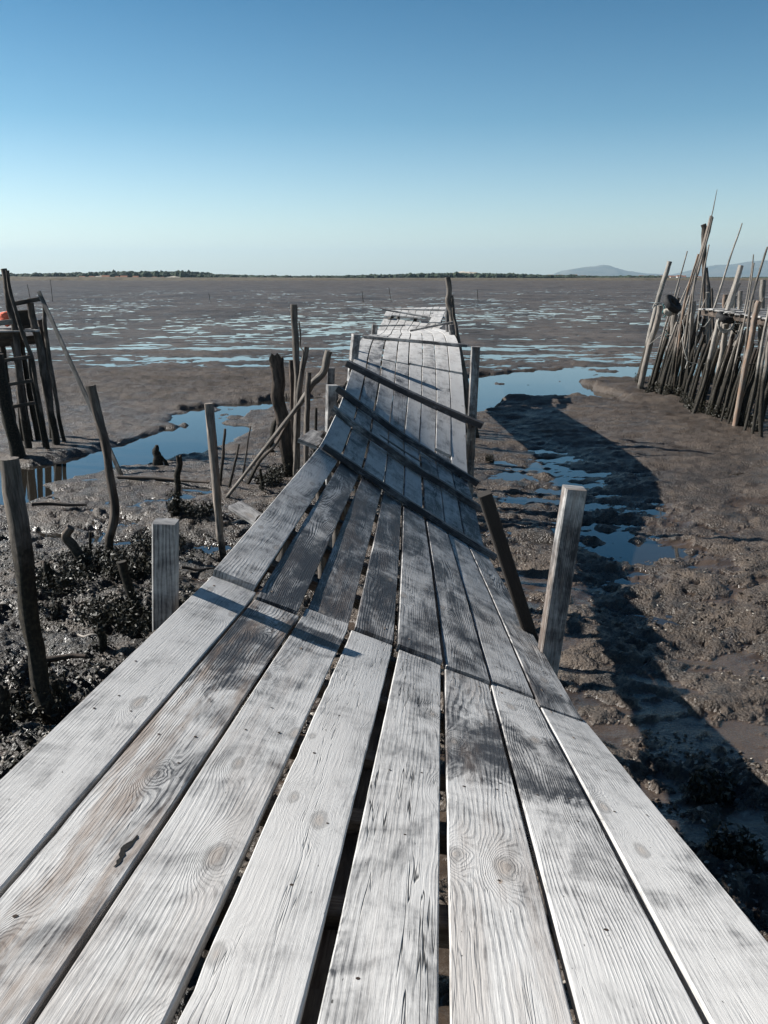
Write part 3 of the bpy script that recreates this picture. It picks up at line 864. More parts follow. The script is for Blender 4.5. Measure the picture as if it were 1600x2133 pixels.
LS = "driftwood stakes in the mud left of the boardwalk"
stake("stake", "thick round stake with a sawn top at the left edge of the photo", "stake", [(108, 1500), (72, 1350), (45, 1150), (22, 955)], [.064, .070, .071, .073], tone=.36, warm=.15, tide=1.9, seed=31, group=LS, sides=14, weed=60)
stake("stake", "crooked thin stake bending twice in front of the channel", "stake", [(232, 1158), (229, 1125), (240, 1060), (224, 950), (205, 870), (191, 803)], [.045, .05, .06, .058, .06, .062], tone=.2, warm=.15, tide=.45, seed=32, group=LS)
stake("stake", "leaning dark stake under the foot of the crooked stake", "stake", [(284, 1290), (268, 1220), (252, 1170)], [.05, .05, .055], tone=.15, tide=1.1, seed=33, group=LS, weed=70)
stake("stake", "slim pale stake with a pinkish sawn top between the channel and the boardwalk", "stake", [(464, 1158), (456, 1080), (447, 950), (437, 840)], [.045, .052, .058, .064], tone=.55, warm=.28, tide=.35, seed=34, group=LS, sides=12)
stake("stake", "split black stub of a stake standing in a weedy heap", "stake", [(366, 1070), (370, 1000), (376, 949)], [.085, .055, .05], tone=.05, tide=1.1, seed=35, group=LS, weed=160, jag=.05)
stake("stake", "thin broken stick just right of the slim pale stake", "stake", [(459, 1010), (465, 950), (469, 893)], [.03, .03, .025], tone=.15, tide=.5, seed=36, group=LS, sides=7)
stake("stake", "short thin stick left of the two thin sticks before the branching stakes", "stake", [(478, 1015), (489, 965), (499, 925)], [.025, .025, .02], tone=.25, tide=.45, seed=37, group=LS, sides=7)
stake("stake", "thinnest upright twig in front of the branching stakes", "stake", [(504, 1002), (513, 945), (522, 888)], [.02, .02, .016], tone=.3, tide=.4, seed=38, group=LS, sides=7)
stake("stake", "broad flattened stake with a ragged top in the cluster by the boardwalk", "stake", [(606, 990), (590, 880), (577, 800), (572, 740)], [.10, .13, .135, .14], tone=.16, warm=.15, tide=.6, seed=39, group=LS, flat=.5, jag=.08, sides=12, weed=50)
stake("stake", "tallest straight stake rising above the cluster left of the boardwalk", "stake", [(618, 965), (619, 850), (616, 720), (613, 634)], [.068, .066, .062, .068], tone=.3, tide=.6, seed=40, group=LS, y0=16.5, sides=12)
stake("stake", "slim brown stake in front of the tallest straight stake of the cluster", "stake", [(614, 975), (610, 860), (608, 750)], [.05, .052, .048], tone=.26, warm=.3, tide=.6, seed=41, group=LS)
stake("stake", "dark stake with a tarred rope leaning right in the cluster", "stake", [(616, 960), (622, 830), (630, 770), (637, 722)], [.05, .05, .052, .05], tone=.3, tide=.5, seed=42, group=LS, y0=15.8)
stake("stake", "short upright stake beside the curving branch of the cluster", "stake", [(638, 950), (640, 860), (643, 775)], [.045, .05, .048], tone=.3, warm=.12, tide=.5, seed=43, group=LS, y0=15.0)
stake("branch", "curving pale branch arching up to the right out of the cluster of stakes", "branch", [(596, 878), (628, 837), (649, 802), (673, 776), (687, 731)], [.03, .045, .055, .066, .066], y0=15.5, tone=.4, warm=.1, tide=.1, seed=44, sides=12)
stake("branch", "forked grey branch leaning from the mud into the cluster of stakes", "branch", [(516, 1008), (540, 962), (570, 930), (590, 895), (600, 868)], [.034, .038, .036, .032, .03], tone=.26, warm=.15, tide=.45, seed=45, sides=10)
stake("stake", "dark slanting stake behind the broad flattened stake", "stake", [(564, 940), (570, 890), (580, 860)], [.06, .055, .05], tone=.1, tide=.9, seed=46, group=LS, weed=60)
stake("stump", "black rotten stump with a side prop standing in the channel", "stump", [(332, 973), (328, 950), (325, 927)], [.13, .11, .03], tone=.02, tide=2.0, seed=47, sides=9, rough=.2, z0=.02)
stake("stake", "short black prop leaning on the rotten stump", "stake", [(350, 973), (338, 950)], [.06, .035], tone=.03, tide=2.0, seed=48, z0=.02)
stake("branch", "sawn branch stub pointing up out of the black weedy heap", "branch", [(185, 1185), (152, 1140), (133, 1118), (143, 1098)], [.08, .075, .06, .055], tone=.3, warm=.25, tide=.62, seed=49, weed=160)
stake("stake", "thin black stick in the weedy heap", "stake", [(187, 1160), (187, 1108)], [.022, .02], tone=.03, tide=2, seed=50, group=LS, sides=7)
for i, (b, t, r, lab) in enumerate([((10, 1512), (4, 1430), .04, "rotten black stub at the left edge of the photo beside the thick round stake"),
                               ((30, 1475), (27, 1437), .05, "stubby rotten post between the photo's edge and the thick round stake"),
                               ((130, 1465), (120, 1413), .06, "blunt rotten stub right of the thick round stake"),
                               ((72, 1270), (74, 1232), .022, "small dead stick behind the thick round stake"),
                               ((118, 1285), (118, 1262), .045, "low rotten stub in the shell hash left of the squared post")]):
    stake("stub", lab, "stub", [b, t], [r * 1.25, r], tone=.04, tide=2.0, seed=60 + i, group="rotten stubs of old stakes", jag=.03, rough=.2, weed=40)
def fallen(label, pa, pb, rad, tone, seed):
    a = at_z(*pa, .3); a = at_z(*pa, mz(a[0], a[1]) + rad); b = at_z(*pb, .3); b = at_z(*pb, mz(b[0], b[1]) + rad)
    pts = []
    for q in np.linspace(0, 1, 6):
        p = a * (1 - q) + b * q
        pts.append((p[0], p[1] + .06 * math.sin(q * 5 + seed), max(p[2], mz(p[0], p[1]) + rad * .6)))
    m = MB(); tube(m, pts, [rad, rad * .9, rad * .6], 8, seed=seed)
    o = m.build("fallen_branch", POLE, None, tuple(a)); look(o, seed=seed, tone=tone, warm=.15, tide=-1)
    tag(o, label, "branch")
fallen("long dark branch lying on the mud between the crooked stake and the slim pale stake", (246, 994), (436, 1004), .035, .12, 301)
fallen("fallen stick lying on the mud right of the thick round stake, near the channel", (64, 1052), (182, 1050), .035, .18, 302)
fallen("short fallen stick lying at the foot of the slim pale stake", (376, 1185), (446, 1186), .022, .2, 303)
fallen("bleached twig lying on the shell hash left of the squared post", (160, 1325), (244, 1338), .014, .75, 304)
fallen("dark rotten branch lying below the black weedy heap", (62, 1365), (176, 1372), .035, .05, 305)
for i, (b, t, rad, lab) in enumerate([((100, 1215), (96, 1172), .04, "broken stub left of the black weedy heap"), ((214, 1350), (208, 1305), .035, "leaning broken stub below the black weedy heap"),
                               ((300, 1190), (306, 1140), .03, "black broken stub between the weedy heap and the squared post"), ((338, 1210), (340, 1170), .022, "thin broken stub behind the squared post's left side"),
                               ((548, 1020), (540, 978), .03, "stubby broken stake under the forked branch"), ((655, 945), (660, 850), .03, "thin dark stake closest to the boardwalk in the cluster"), ((585, 930), (592, 845), .03, "thin dark stake between the broad flattened one and the tallest one")]):
    stake("stub", lab, "stub", [b, t], [rad * 1.3, rad], tone=.06, tide=2.0, seed=320 + i, group="rotten stubs of old stakes", jag=.03, rough=.18, weed=30)
m = MB(); beam(m, at_y(490, 1052, 7.2), at_y(552, 1092, 7.0), .16, .04, (.1, -.2, 1)); o = m.build("board", WOOD, None, tuple(at_y(490, 1052, 7.2)))
look(o, seed=4.4, tone=.6, figure=.3, warm=.05, crack=.3); tag(o, "blue grey board end poking out from under the left edge of the boardwalk", "board")
m = MB(); beam(m, at_y(640, 925, 9.9), at_y(668, 905, 10.3), .25, .05, (0.1, -.6, .8)); o = m.build("board", WOOD, None, tuple(at_y(640, 925, 9.9)))
look(o, seed=5.4, tone=.4, figure=.3, warm=.05, crack=.3); tag(o, "loose short board propped against the left flank below the battens", "board")
m = MB(); tube(m, [at_y(623, 670, 14.7), at_y(626, 700, 14.65), at_y(625, 720, 14.6), at_y(632, 735, 14.4), at_y(628, 770, 14.2)], .012, 6)
tag(m.build("rope", DARKROPE), "tarred rope hanging from the tallest stake of the cluster", "rope")

# ------------------------------------------------------------------ mooring pier on the left
def pxl(a): return (.19685 * a[0], 540 + .19685 * a[1])
def pxr(a): return (1280 + .25316 * a[0], 380 + .25316 * a[1])
PL = "poles of the ruined jetty on the left"
def lstake(lab, pts, wz, tone=.12, y=None, seed=0, **k):
    yy = 16.8 * K if y is None else y
    r = [q * .19685 / 2 * yy / 1788 for q in (wz if isinstance(wz, (list, tuple)) else [wz, wz])]
    return stake("jetty_pole", lab, "pole", [pxl(p) for p in pts], r, y0=yy, tone=tone, tide=k.pop('tide', .9), seed=seed, group=PL, **k)
lstake("tall dark jetty pole, leftmost to reach the skyline", [(300, 1980), (235, 1500), (190, 1000), (150, 720), (95, 440), (30, 100)], [70, 80, 75, 60, 55], y=16.6 * K, seed=71, tone=.2)
lstake("slimmer dark jetty pole just right of the tallest one, down to the ladder", [(505, 2000), (400, 1420), (330, 1040), (230, 760), (140, 450), (78, 118)], [55, 48, 45, 40, 34], y=16.3 * K, seed=72, tone=.2)
lstake("thick jetty pole holding the right end of the rail", [(602, 1985), (560, 1700), (470, 1240), (390, 760), (325, 465)], [70, 75, 78, 75, 72], y=16.9 * K, seed=73, tone=.22)
lstake("crooked jetty pole with pale upper half, rightmost of the jetty", [(692, 1955), (640, 1740), (600, 1500), (530, 1050), (480, 700), (465, 450)], [32, 42, 44, 46, 46, 42], y=17.3 * K, seed=74, tone=.3)
lstake("very broad black pole in front of the jetty at the photo's edge", [(190, 2070), (60, 1500), (-30, 1000)], [150, 130, 110], y=15.6 * K, seed=75, tone=.04, tide=2.2)
lstake("black pole under the platform close to the photo's edge", [(150, 1900), (110, 1500), (15, 880)], [60, 60, 58], y=17.6 * K, seed=76, tone=.05, tide=2)
lstake("thick black pole under the middle of the platform", [(330, 1970), (262, 1600), (150, 880)], [60, 62, 78], y=17.4 * K, seed=77, tone=.05, tide=2)
lstake("black pole beside the ladder's right rail", [(420, 1985), (330, 1500), (250, 1050), (240, 860)], [55, 55, 52, 50], y=17.5 * K, seed=78, tone=.05, tide=2)
lstake("short sharpened black stub under the ladder", [(205, 1560), (185, 1390)], [70, 30], y=17.2 * K, seed=79, tone=.03, tide=3, sink=2.5)
lstake("dark pole at the platform's right corner", [(560, 1990), (500, 1250), (430, 640)], [60, 60, 70], y=17.7 * K, seed=80, tone=.1)
J0 = at_y(*pxl((150, 820)), 17.2 * K)
jt = thing("jetty", "ruined dark jetty platform with a rail at the left edge of the photo", "jetty", (J0[0], J0[1], mz(J0[0], J0[1])))
def jbeam(name, a, b, y, w_, h_, tone, y2=None, mat=POLE):
    y = y * K; m = MB(); beam(m, at_y(*pxl(a), y), at_y(*pxl(b), y if y2 is None else y2), w_, h_, (0, 0, 1), .008)
    return look(m.build(name, mat, jt), seed=a[0] * .01 + w_, tone=tone, warm=.1, tide=-1, figure=.3, crack=.3)
jbeam("rail", (160, 470), (432, 418), 16.75, .06, .10, .25)
jbeam("beam", (-200, 815), (262, 782), 16.7, .10, .22, .10)
jbeam("beam", (-200, 900), (380, 850), 17.5, .10, .2, .03)
jbeam("side_board", (205, 640), (330, 630), 16.95, .05, .42, .05)
jbeam("side_board", (-200, 700), (130, 660), 16.45, .05, .12, .5)
for i in range(7):
    a = at_y(*pxl((-240, 700)), (16.6 + i * .32) * K); b = at_y(*pxl((390, 690)), (16.6 + i * .32) * K)
    z = EYE - 0.99 * K
    m = MB(); beam(m, (a[0], a[1], z), (b[0], b[1], z + .02), .28, .04, (0, 0, 1), .005)
    look(m.build("deck_board", WOOD, jt), seed=i + .2, tone=.5, figure=.3, warm=.1, crack=.3)
ld_ = thing("ladder", "dark ladder of rough rungs tied to the left jetty", "ladder", at_y(*pxl((250, 1970)), 16.2 * K))
m = MB(); tube(m, [at_y(*pxl(p), 16.15 * K) for p in ((170, 1990), (90, 1500), (10, 980))], .035, 8, seed=3)
look(m.build("rail", POLE, ld_), seed=.3, tone=.1, warm=0, tide=2)
m = MB(); tube(m, [at_y(*pxl(p), 16.15 * K) for p in ((470, 1990), (370, 1450), (300, 1000))], .035, 8, seed=4)
look(m.build("rail", POLE, ld_), seed=.6, tone=.1, warm=0, tide=2)
for i, (a, b) in enumerate([((20, 1075), (325, 1032)), ((50, 1332), (340, 1285)), ((140, 1560), (372, 1518))]):
    m = MB(); beam(m, at_y(*pxl(a), 16.05 * K), at_y(*pxl(b), 16.05 * K), .05, .08, (0, 0, 1))
    look(m.build("rung", POLE, ld_), seed=i, tone=.2, warm=.1, tide=-1)
def lump(name, label, cat, c, r, mat, seed, sq=(1, 1, 1), n1=2.2, amp=.35, parent=None):
    import bmesh
    bm = bmesh.new(); bmesh.ops.create_icosphere(bm, subdivisions=3, radius=1.0)
    for v in bm.verts:
        p = np.array(v.co)
        k = 1 + amp * (2 * fbm(np.array([p[0] * n1 + seed]), np.array([p[1] * n1 + p[2] * 1.7]), 3, seed)[0] - 1)
        v.co = (p[0] * k * r * sq[0], p[1] * k * r * sq[1], p[2] * k * r * sq[2])
    me = bpy.data.meshes.new(name); bm.to_mesh(me); bm.free()
    for p in me.polygons: p.use_smooth = True
    me.materials.append(mat)
    o = bpy.data.objects.new(name, me); o.location = tuple(map(float, c)); COL.objects.link(o)
    if parent is not None:
        o.parent = parent; o.location = Vector(c) - parent.location
    elif cat:
        tag(o, label, cat)
    return o
c0 = at_y(*pxl((60, 610)), 16.9 * K)
lump("sack", "orange red sack lying on the left jetty", "sack", (c0[0], c0[1], EYE - 0.76 * K), .17, ORANGE, 3, (1, .9, 1.0))
c0 = at_y(*pxl((20, 610)), 17.2 * K)
lump("net_bundle", "white bundle of netting at the photo's left edge on the jetty", "net", (c0[0] - .1, c0[1], EYE - 0.78 * K), .25, CLOTH, 4, (1.3, 1, .6))
c0 = at_y(*pxl((255, 560)), 18.0 * K)
lump("net_bundle", "pale heap of netting behind the poles on the jetty", "net", (c0[0], c0[1], EYE - 0.80 * K), .28, CLOTH, 5, (1.1, 1, .5))
m = MB(); pts = [at_y(81, 608, 16.2 * K), at_y(207, 883, 15.3 * K), at_y(256, 985, 14.4 * K)]
beam(m, (pts[2][0], pts[2][1], mz(pts[2][0], pts[2][1]) - .1), pts[0], .085, .05, (0, -1, .3), .006, n=6)
o = m.build("board", POLE, None, tuple(pts[2])); look(o, seed=6.1, tone=.42, warm=0, tide=.2)
tag(o, "long thin board slanting from the left jetty's rail down into the channel", "board")

# ------------------------------------------------------------------ fishermen's pier on the right
PR = "poles of the fishing pier on the right"
def base_y(bz):
    b = at_z(*pxr(bz), .1)
    return b[1]
def rstake(lab, pts, wz, tone=.5, warm=.12, seed=0, dy=0.0, tide=1.7, **k):
    yy = k.pop('y', None) or base_y(pts[0])
    ws = wz if isinstance(wz, (list, tuple)) else [wz, wz * .9]
    r = [q * .25316 / 2 * (yy * cp + 3.2 * sp) / 1788 for q in ws]
    if k.get('name') != 'pier_pile': tone += .12
    return stake(k.pop('name', "pier_pole"), lab, "pole", [pxr(p) for p in pts], r, y0=yy, dy=dy, tone=tone, warm=warm, tide=tide, seed=seed, group=PR, sides=k.pop('sides', 9), **k)
rstake("leftmost tall grey pier pole with a bare sawn top", [(185, 1665), (255, 1400), (340, 1060), (395, 850), (450, 650)], [42, 42, 40, 40, 40], .50, .05, 101, weed=60)
rstake("shorter brown pier pole propped against the leftmost tall one", [(207, 1715), (290, 1350), (340, 1180), (382, 1012)], [46, 46, 44, 42], .5, .2, 102, y=base_y((207, 1715)) - .1, tide=.3)
rstake("thin rod leaning right, first past the leftmost pair", [(268, 1735), (350, 1450), (430, 1150), (500, 935), (600, 565)], [22, 20, 17, 15, 10], .45, .1, 103, weed=50)
rstake("thin stake with a short head beside the ladder on its left", [(345, 1745), (400, 1500), (470, 1270), (520, 1150)], [20, 20, 18, 18], .5, .1, 104)
rstake("slim stake crossing in front of the pier's ladder", [(400, 1765), (480, 1450), (560, 1120), (620, 930)], [24, 22, 20, 18], .42, .15, 105)
rstake("reddish rod slanting up into the tall bundle", [(480, 1780), (545, 1200), (600, 900), (690, 590)], [18, 18, 16, 14], .35, .75, 106)
rstake("outer long rod of the tall bundle with a forked tip", [(440, 1775), (560, 1060), (640, 800), (720, 540), (795, 275)], [22, 20, 18, 17, 22], .4, .25, 107)
rstake("inner long rod of the tall bundle", [(520, 1790), (620, 1000), (700, 700), (760, 470), (808, 285)], [24, 20, 18, 18, 20], .35, .2, 108)
rstake("whip thin rod standing highest above the whole pier", [(590, 1800), (650, 900), (740, 500), (800, 270), (830, 140), (846, 58)], [16, 14, 12, 9, 7, 4], .4, .15, 109)
rstake("dark pole with a fat head in the tall bundle", [(735, 1500), (735, 1000), (736, 470), (734, 345)], [36, 34, 20, 40, 36], .1, .2, 110, y=25.2 * K)
rstake("knobbly rod leaning right between bundle and platform", [(620, 1800), (665, 1350), (720, 900), (752, 640), (780, 512)], [18, 17, 15, 13, 12], .42, .1, 111)
rstake("dark rear pole right of the fat headed one", [(790, 1500), (775, 900), (757, 702)], [30, 28, 24], .2, .1, 112, y=26.5 * K)
rstake("short dark rear pole on the platform", [(815, 1500), (808, 1000), (803, 872)], [22, 20, 16], .1, .1, 113, y=26.8 * K)
rstake("long slim rod leaning far right over the platform", [(550, 1795), (640, 1480), (770, 1200), (850, 940), (960, 600), (1047, 335)], [22, 22, 21, 19, 15, 9], .55, .08, 114)
rstake("pale thick pole leaning right behind the front tyre", [(690, 1895), (790, 1480), (880, 1180), (925, 1040), (1042, 682)], [36, 40, 42, 40, 38], .78, .15, 115, y=base_y((690, 1895)) + .5)
rstake("shorter pale pole beside the pale thick leaning one", [(800, 1800), (900, 1300), (960, 1010), (1020, 828)], [32, 32, 30, 30], .55, .1, 116, y=22.6 * K)
rstake("grey upright pole with a flat head on the platform", [(850, 1650), (960, 1300), (1012, 1120), (1037, 892)], [32, 34, 34, 34], .4, .08, 117, y=21.8 * K)
rstake("pale stub in front below the tyre", [(800, 1890), (850, 1600), (905, 1290), (915, 1165)], [40, 42, 42, 42], .72, .2, 118, y=21.2 * K, tide=1.3)
rstake("pale crooked pole in front left of the tyre", [(655, 1895), (745, 1640), (800, 1400), (850, 1180), (868, 1090)], [26, 30, 34, 36, 34], .72, .15, 119)
rstake("thin whip of the right hand pair", [(830, 1920), (920, 1600), (1050, 1130), (1105, 860), (1142, 592)], [20, 19, 17, 13, 9], .5, .12, 120)
rstake("knotted twin rod beside the thin whip", [(880, 1960), (960, 1640), (1060, 1180), (1110, 940), (1150, 662)], [20, 19, 18, 14, 12], .42, .12, 121)
rstake("dark knotted pole leaning right near the photo's edge", [(940, 1980), (1060, 1500), (1110, 1080), (1160, 860), (1262, 530)], [22, 22, 22, 22, 14], .3, .1, 122)
rstake("thick orange topped pole with a mossy yellow foot", [(990, 2005), (1050, 1650), (1120, 1330), (1155, 1130), (1183, 978)], [44, 48, 48, 48, 46], .5, .75, 123, tide=.0)
rstake("thick grey upright pole at the rear right of the platform", [(1190, 1600), (1205, 1100), (1211, 800)], [42, 42, 42], .38, .05, 124, y=22.0 * K)
rstake("squat dark pole beside the orange topped one", [(1060, 1950), (1130, 1300), (1158, 970)], [34, 34, 34], .22, .1, 125, y=20.6 * K)
rstake("pale rod at the photo's right edge, upper of two", [(1075, 2030), (1160, 1650), (1230, 1250), (1275, 1000)], [26, 26, 24, 22], .55, .08, 126)
rstake("mossy thick pole at the photo's right edge", [(1205, 2085), (1215, 1750), (1250, 1480), (1290, 1250)], [40, 40, 38, 36], .4, .15, 127)
rstake("dark slim pole at the photo's right edge, lower of two", [(1140, 2060), (1190, 1700), (1235, 1400), (1290, 1150)], [26, 26, 24, 22], .3, .08, 128)
rstake("small tilted stake right of the tall rear poles", [(950, 1500), (985, 1010), (1000, 930)], [26, 24, 22], .45, .1, 129, y=23.2 * K)
rstake("brown stump of a pole on the platform's back edge", [(905, 1400), (910, 1100), (914, 922)], [38, 38, 38], .3, .5, 130, y=24.6 * K)
rstake("pale stump of a pole behind the fat headed pole", [(760, 1400), (755, 1100), (750, 905)], [44, 44, 46], .55, .1, 131, y=25.6 * K)
rstake("broad grey pole left of the platform's corner", [(560, 1790), (600, 1400), (640, 1100), (655, 975)], [34, 34, 36, 32], .55, .08, 132)
rr_ = np.random.default_rng(5)
for i in range(34):
    q = i / 33.0
    bx = 290 + q * 900 + rr_.uniform(-14, 14)
    by = 1735 + q * 345 + rr_.uniform(-40, 10)
    h = rr_.uniform(480, 760)
    rstake("black weed covered pile in the dark front row of the fishing pier", [(bx, by), (bx + .28 * h * .5, by - h * .5), (bx + .30 * h, by - h)], [rr_.uniform(30, 52), 34, 26], rr_.uniform(.05, .28), .1, 150 + i, tide=rr_.uniform(1.7, 2.4), weed=90, y=base_y((bx, by)) + rr_.uniform(-.1, .5), name="pier_pile")
for i in range(26):
    q = rr_.uniform(0, 1)
    bx = 300 + q * 900 + rr_.uniform(-20, 20); by = 1740 + q * 340 + rr_.uniform(-60, 0)
    h = rr_.uniform(620, 1000); ln = rr_.uniform(.22, .42)
    rstake("thin pale stick in the leaning tangle of the fishing pier", [(bx, by), (bx + ln * h * .45, by - h * .5), (bx + ln * h, by - h)], [rr_.uniform(14, 24), 16, 10], rr_.uniform(.35, .7), .12, 200 + i, tide=rr_.uniform(1.2, 1.9), y=base_y((bx, by)) + rr_.uniform(-.2, .6), sides=7, name="pier_stick")
P0 = at_y(*pxr((900, 1080)), 22.5 * K)
pier = thing("fishing_pier", "rickety pier platform of bleached boards held up by a thicket of poles", "pier", (P0[0], P0[1], mz(P0[0], P0[1])))
# platform outline follows the row of piles (front edge runs from far left to near right)
fa, fb = np.array([8.15 * K, 22.6 * K, EYE - .76 * K]), np.array([8.25 * K, 16.6 * K, EYE - .88 * K])
back = np.array([3.2, .55, 0.0])
for i in range(22):
    q0 = i / 22; c = fa + (fb - fa) * (q0 + .5 / 22)
    ov = rr_.uniform(-.12, .12)
    m = MB(); beam(m, c + np.array([-.05 + ov * .5, 0, rr_.uniform(-.02, .02)]), c + back + np.array([ov, 0, rr_.uniform(-.05, .05)]), .27, .045, (0, 0, 1), .006, seed=i)
    look(m.build("deck_board", WOOD, pier), seed=i * .9, tone=rr_.uniform(.2, .7), figure=.3, warm=.1, crack=.3)
for k, off in enumerate((.12, 1.6, 3.0)):
    e = back / np.linalg.norm(back) * off + np.array([0, 0, -.13])
    m = MB(); beam(m, fa + e + np.array([0, .2, 0]), fb + e - np.array([0, .2, 0]), .1, .17, (0, 0, 1), .006)
    look(m.build("beam", POLE, pier), seed=k, tone=.15, warm=.15, tide=-1)
ldr = thing("ladder", "pale plank ladder standing among the poles of the fishing pier", "ladder", at_z(*pxr((440, 1740)), .1))
yl = base_y((440, 1740)) + .15
for i, ps in enumerate([((370, 1740), (440, 1450), (520, 1150)), ((470, 1760), (545, 1450), (620, 1160))]):
    m = MB(); tube(m, [at_y(*pxr(p), yl) for p in ps], .045, 8, seed=i)
    look(m.build("rail", POLE, ldr), seed=i, tone=.2, warm=.1, tide=.9)
for i, (a, b) in enumerate([((500, 1262), (592, 1295)), ((450, 1380), (560, 1400)), ((430, 1470), (505, 1500)), ((402, 1570), (482, 1602))]):
    m = MB(); beam(m, at_y(*pxr(a), yl - .06), at_y(*pxr(b), yl - .06), .05, .11, (0, 0, 1))
    look(m.build("rung", WOOD, ldr), seed=i, tone=.8, figure=.3, warm=.2, crack=.2)

def torus(name, label, c, R, r, axis, mat, seed=0):
    m = MB(); c = np.array(c, float); ax = np.array(axis, float); ax /= np.linalg.norm(ax)
    a = np.cross(ax, (0, 0, 1.0)); a /= np.linalg.norm(a); b = np.cross(ax, a)
    N, M = 28, 12; V = []
    for i in range(N):
        t = 2 * math.pi * i / N; d = a * math.cos(t) + b * math.sin(t)
        for j in range(M):
            p = 2 * math.pi * j / M
            cr_, sr_ = math.cos(p), math.sin(p)
            cr_ = math.copysign(abs(cr_) ** .7, cr_); sr_ = math.copysign(abs(sr_) ** .6, sr_)
            V.append(c + d * (R + r * cr_) + ax * r * 1.15 * sr_)
    m.add(V, [[i * M + j, ((i + 1) % N) * M + j, ((i + 1) % N) * M + (j + 1) % M, i * M + (j + 1) % M] for i in range(N) for j in range(M)])
    return tag(m.build(name, mat, None, tuple(c)), label, "tyre", "tyres hung on the fishing pier")
torus("tyre", "black tyre hung on a post at the left corner of the fishing pier", at_y(*pxr((475, 1000)), 24.4 * K), .26, .10, (.55, -.55, .7), RUBBER)
torus("tyre", "black tyre roped in front of the middle of the fishing pier", at_y(*pxr((915, 1112)), 20.9 * K), .19, .085, (.2, -.35, 1), RUBBER)
rstake("thick pole under the left corner tyre", [(430, 1745), (470, 1300), (495, 1060)], [46, 46, 48], .35, .1, 133, y=24.6 * K)
def rope(label, pts, y, r, mat, cat="rope"):
    m = MB(); tube(m, [at_y(*pxr(p), y) for p in pts], r, 6, n=8, rough=.04)
    return tag(m.build("rope", mat), label, cat)
rope("pale rope lashed round the leftmost tall pier pole", [(318, 1030), (330, 1000), (352, 992), (384, 1000), (384, 1014), (355, 1012), (330, 1016), (318, 1034)], 25.7 * K, .022, ROPE)
rope("pale thin rope stretched from the leftmost poles up to the tyre", [(285, 1335), (330, 1300), (400, 1245), (440, 1200), (520, 1150), (570, 1100)], 25.0 * K, .012, ROPE)
rope("teal rope dangling below the left corner tyre", [(400, 1000), (412, 1040), (395, 1070), (420, 1090), (405, 1110)], 24.5 * K, .022, TEAL)
rope("pale rope sagging between the poles low on the pier", [(580, 1440), (610, 1475), (680, 1492), (760, 1490), (825, 1478)], 22.3 * K, .012, ROPE)
rope("pale rope looped in coils under the middle tyre", [(858, 1120), (850, 1160), (868, 1205), (915, 1225), (965, 1205), (985, 1180), (960, 1212), (905, 1235), (868, 1215), (855, 1170), (880, 1200), (930, 1215), (990, 1160), (1000, 1090), (985, 1060), (900, 1078)], 20.7 * K, .018, ROPE)
rope("dark tangled rope bundle hanging right of the middle tyre", [(1000, 1160), (975, 1180), (1030, 1190), (1020, 1150), (985, 1200), (1035, 1215), (1000, 1240), (970, 1210), (1010, 1260), (985, 1300), (965, 1340), (990, 1370), (960, 1400)], 20.8 * K, .02, DARKROPE)
rope("pale rope draped below the platform's left corner", [(690, 1140), (710, 1180), (740, 1185), (770, 1150), (790, 1120)], 22.8 * K, .013, ROPE)
rope("pale rope wound round the poles beside the ladder", [(420, 1230), (450, 1255), (480, 1225), (520, 1180), (560, 1170), (585, 1215), (560, 1250), (530, 1200)], 24.6 * K, .016, ROPE)
rope("pale rope hanging in loops down the middle poles", [(560, 1130), (575, 1230), (560, 1300), (580, 1400), (600, 1470), (585, 1530), (640, 1500), (660, 1430)], 23.2 * K, .014, ROPE)
rope("dark rope drooping across the lower poles at the pier's right", [(1010, 1440), (1060, 1480), (1120, 1500), (1190, 1470), (1240, 1400)], 19.6 * K, .016, DARKROPE)
rope("teal rope knotted round the poles low beside the ladder", [(390, 1230), (415, 1215), (440, 1240), (420, 1260), (455, 1290), (500, 1310)], 24.8 * K, .014, TEAL)
rope("pale rope hung between the leaning poles above the ladder", [(520, 1090), (545, 1075), (580, 1095), (620, 1060), (640, 1075)], 24.0 * K, .014, ROPE)
rope("thin pale line tied along the platform's front", [(1000, 1160), (1050, 1165), (1110, 1180), (1180, 1180), (1264, 1175)], 20.3 * K, .012, ROPE)
c0 = at_y(*pxr((455, 1065)), 24.3 * K)
lump("sack", "pale crumpled sack under the left corner tyre", "sack", c0, .15, SACK, 8, (1.2, .6, .8), 3.0, .7)

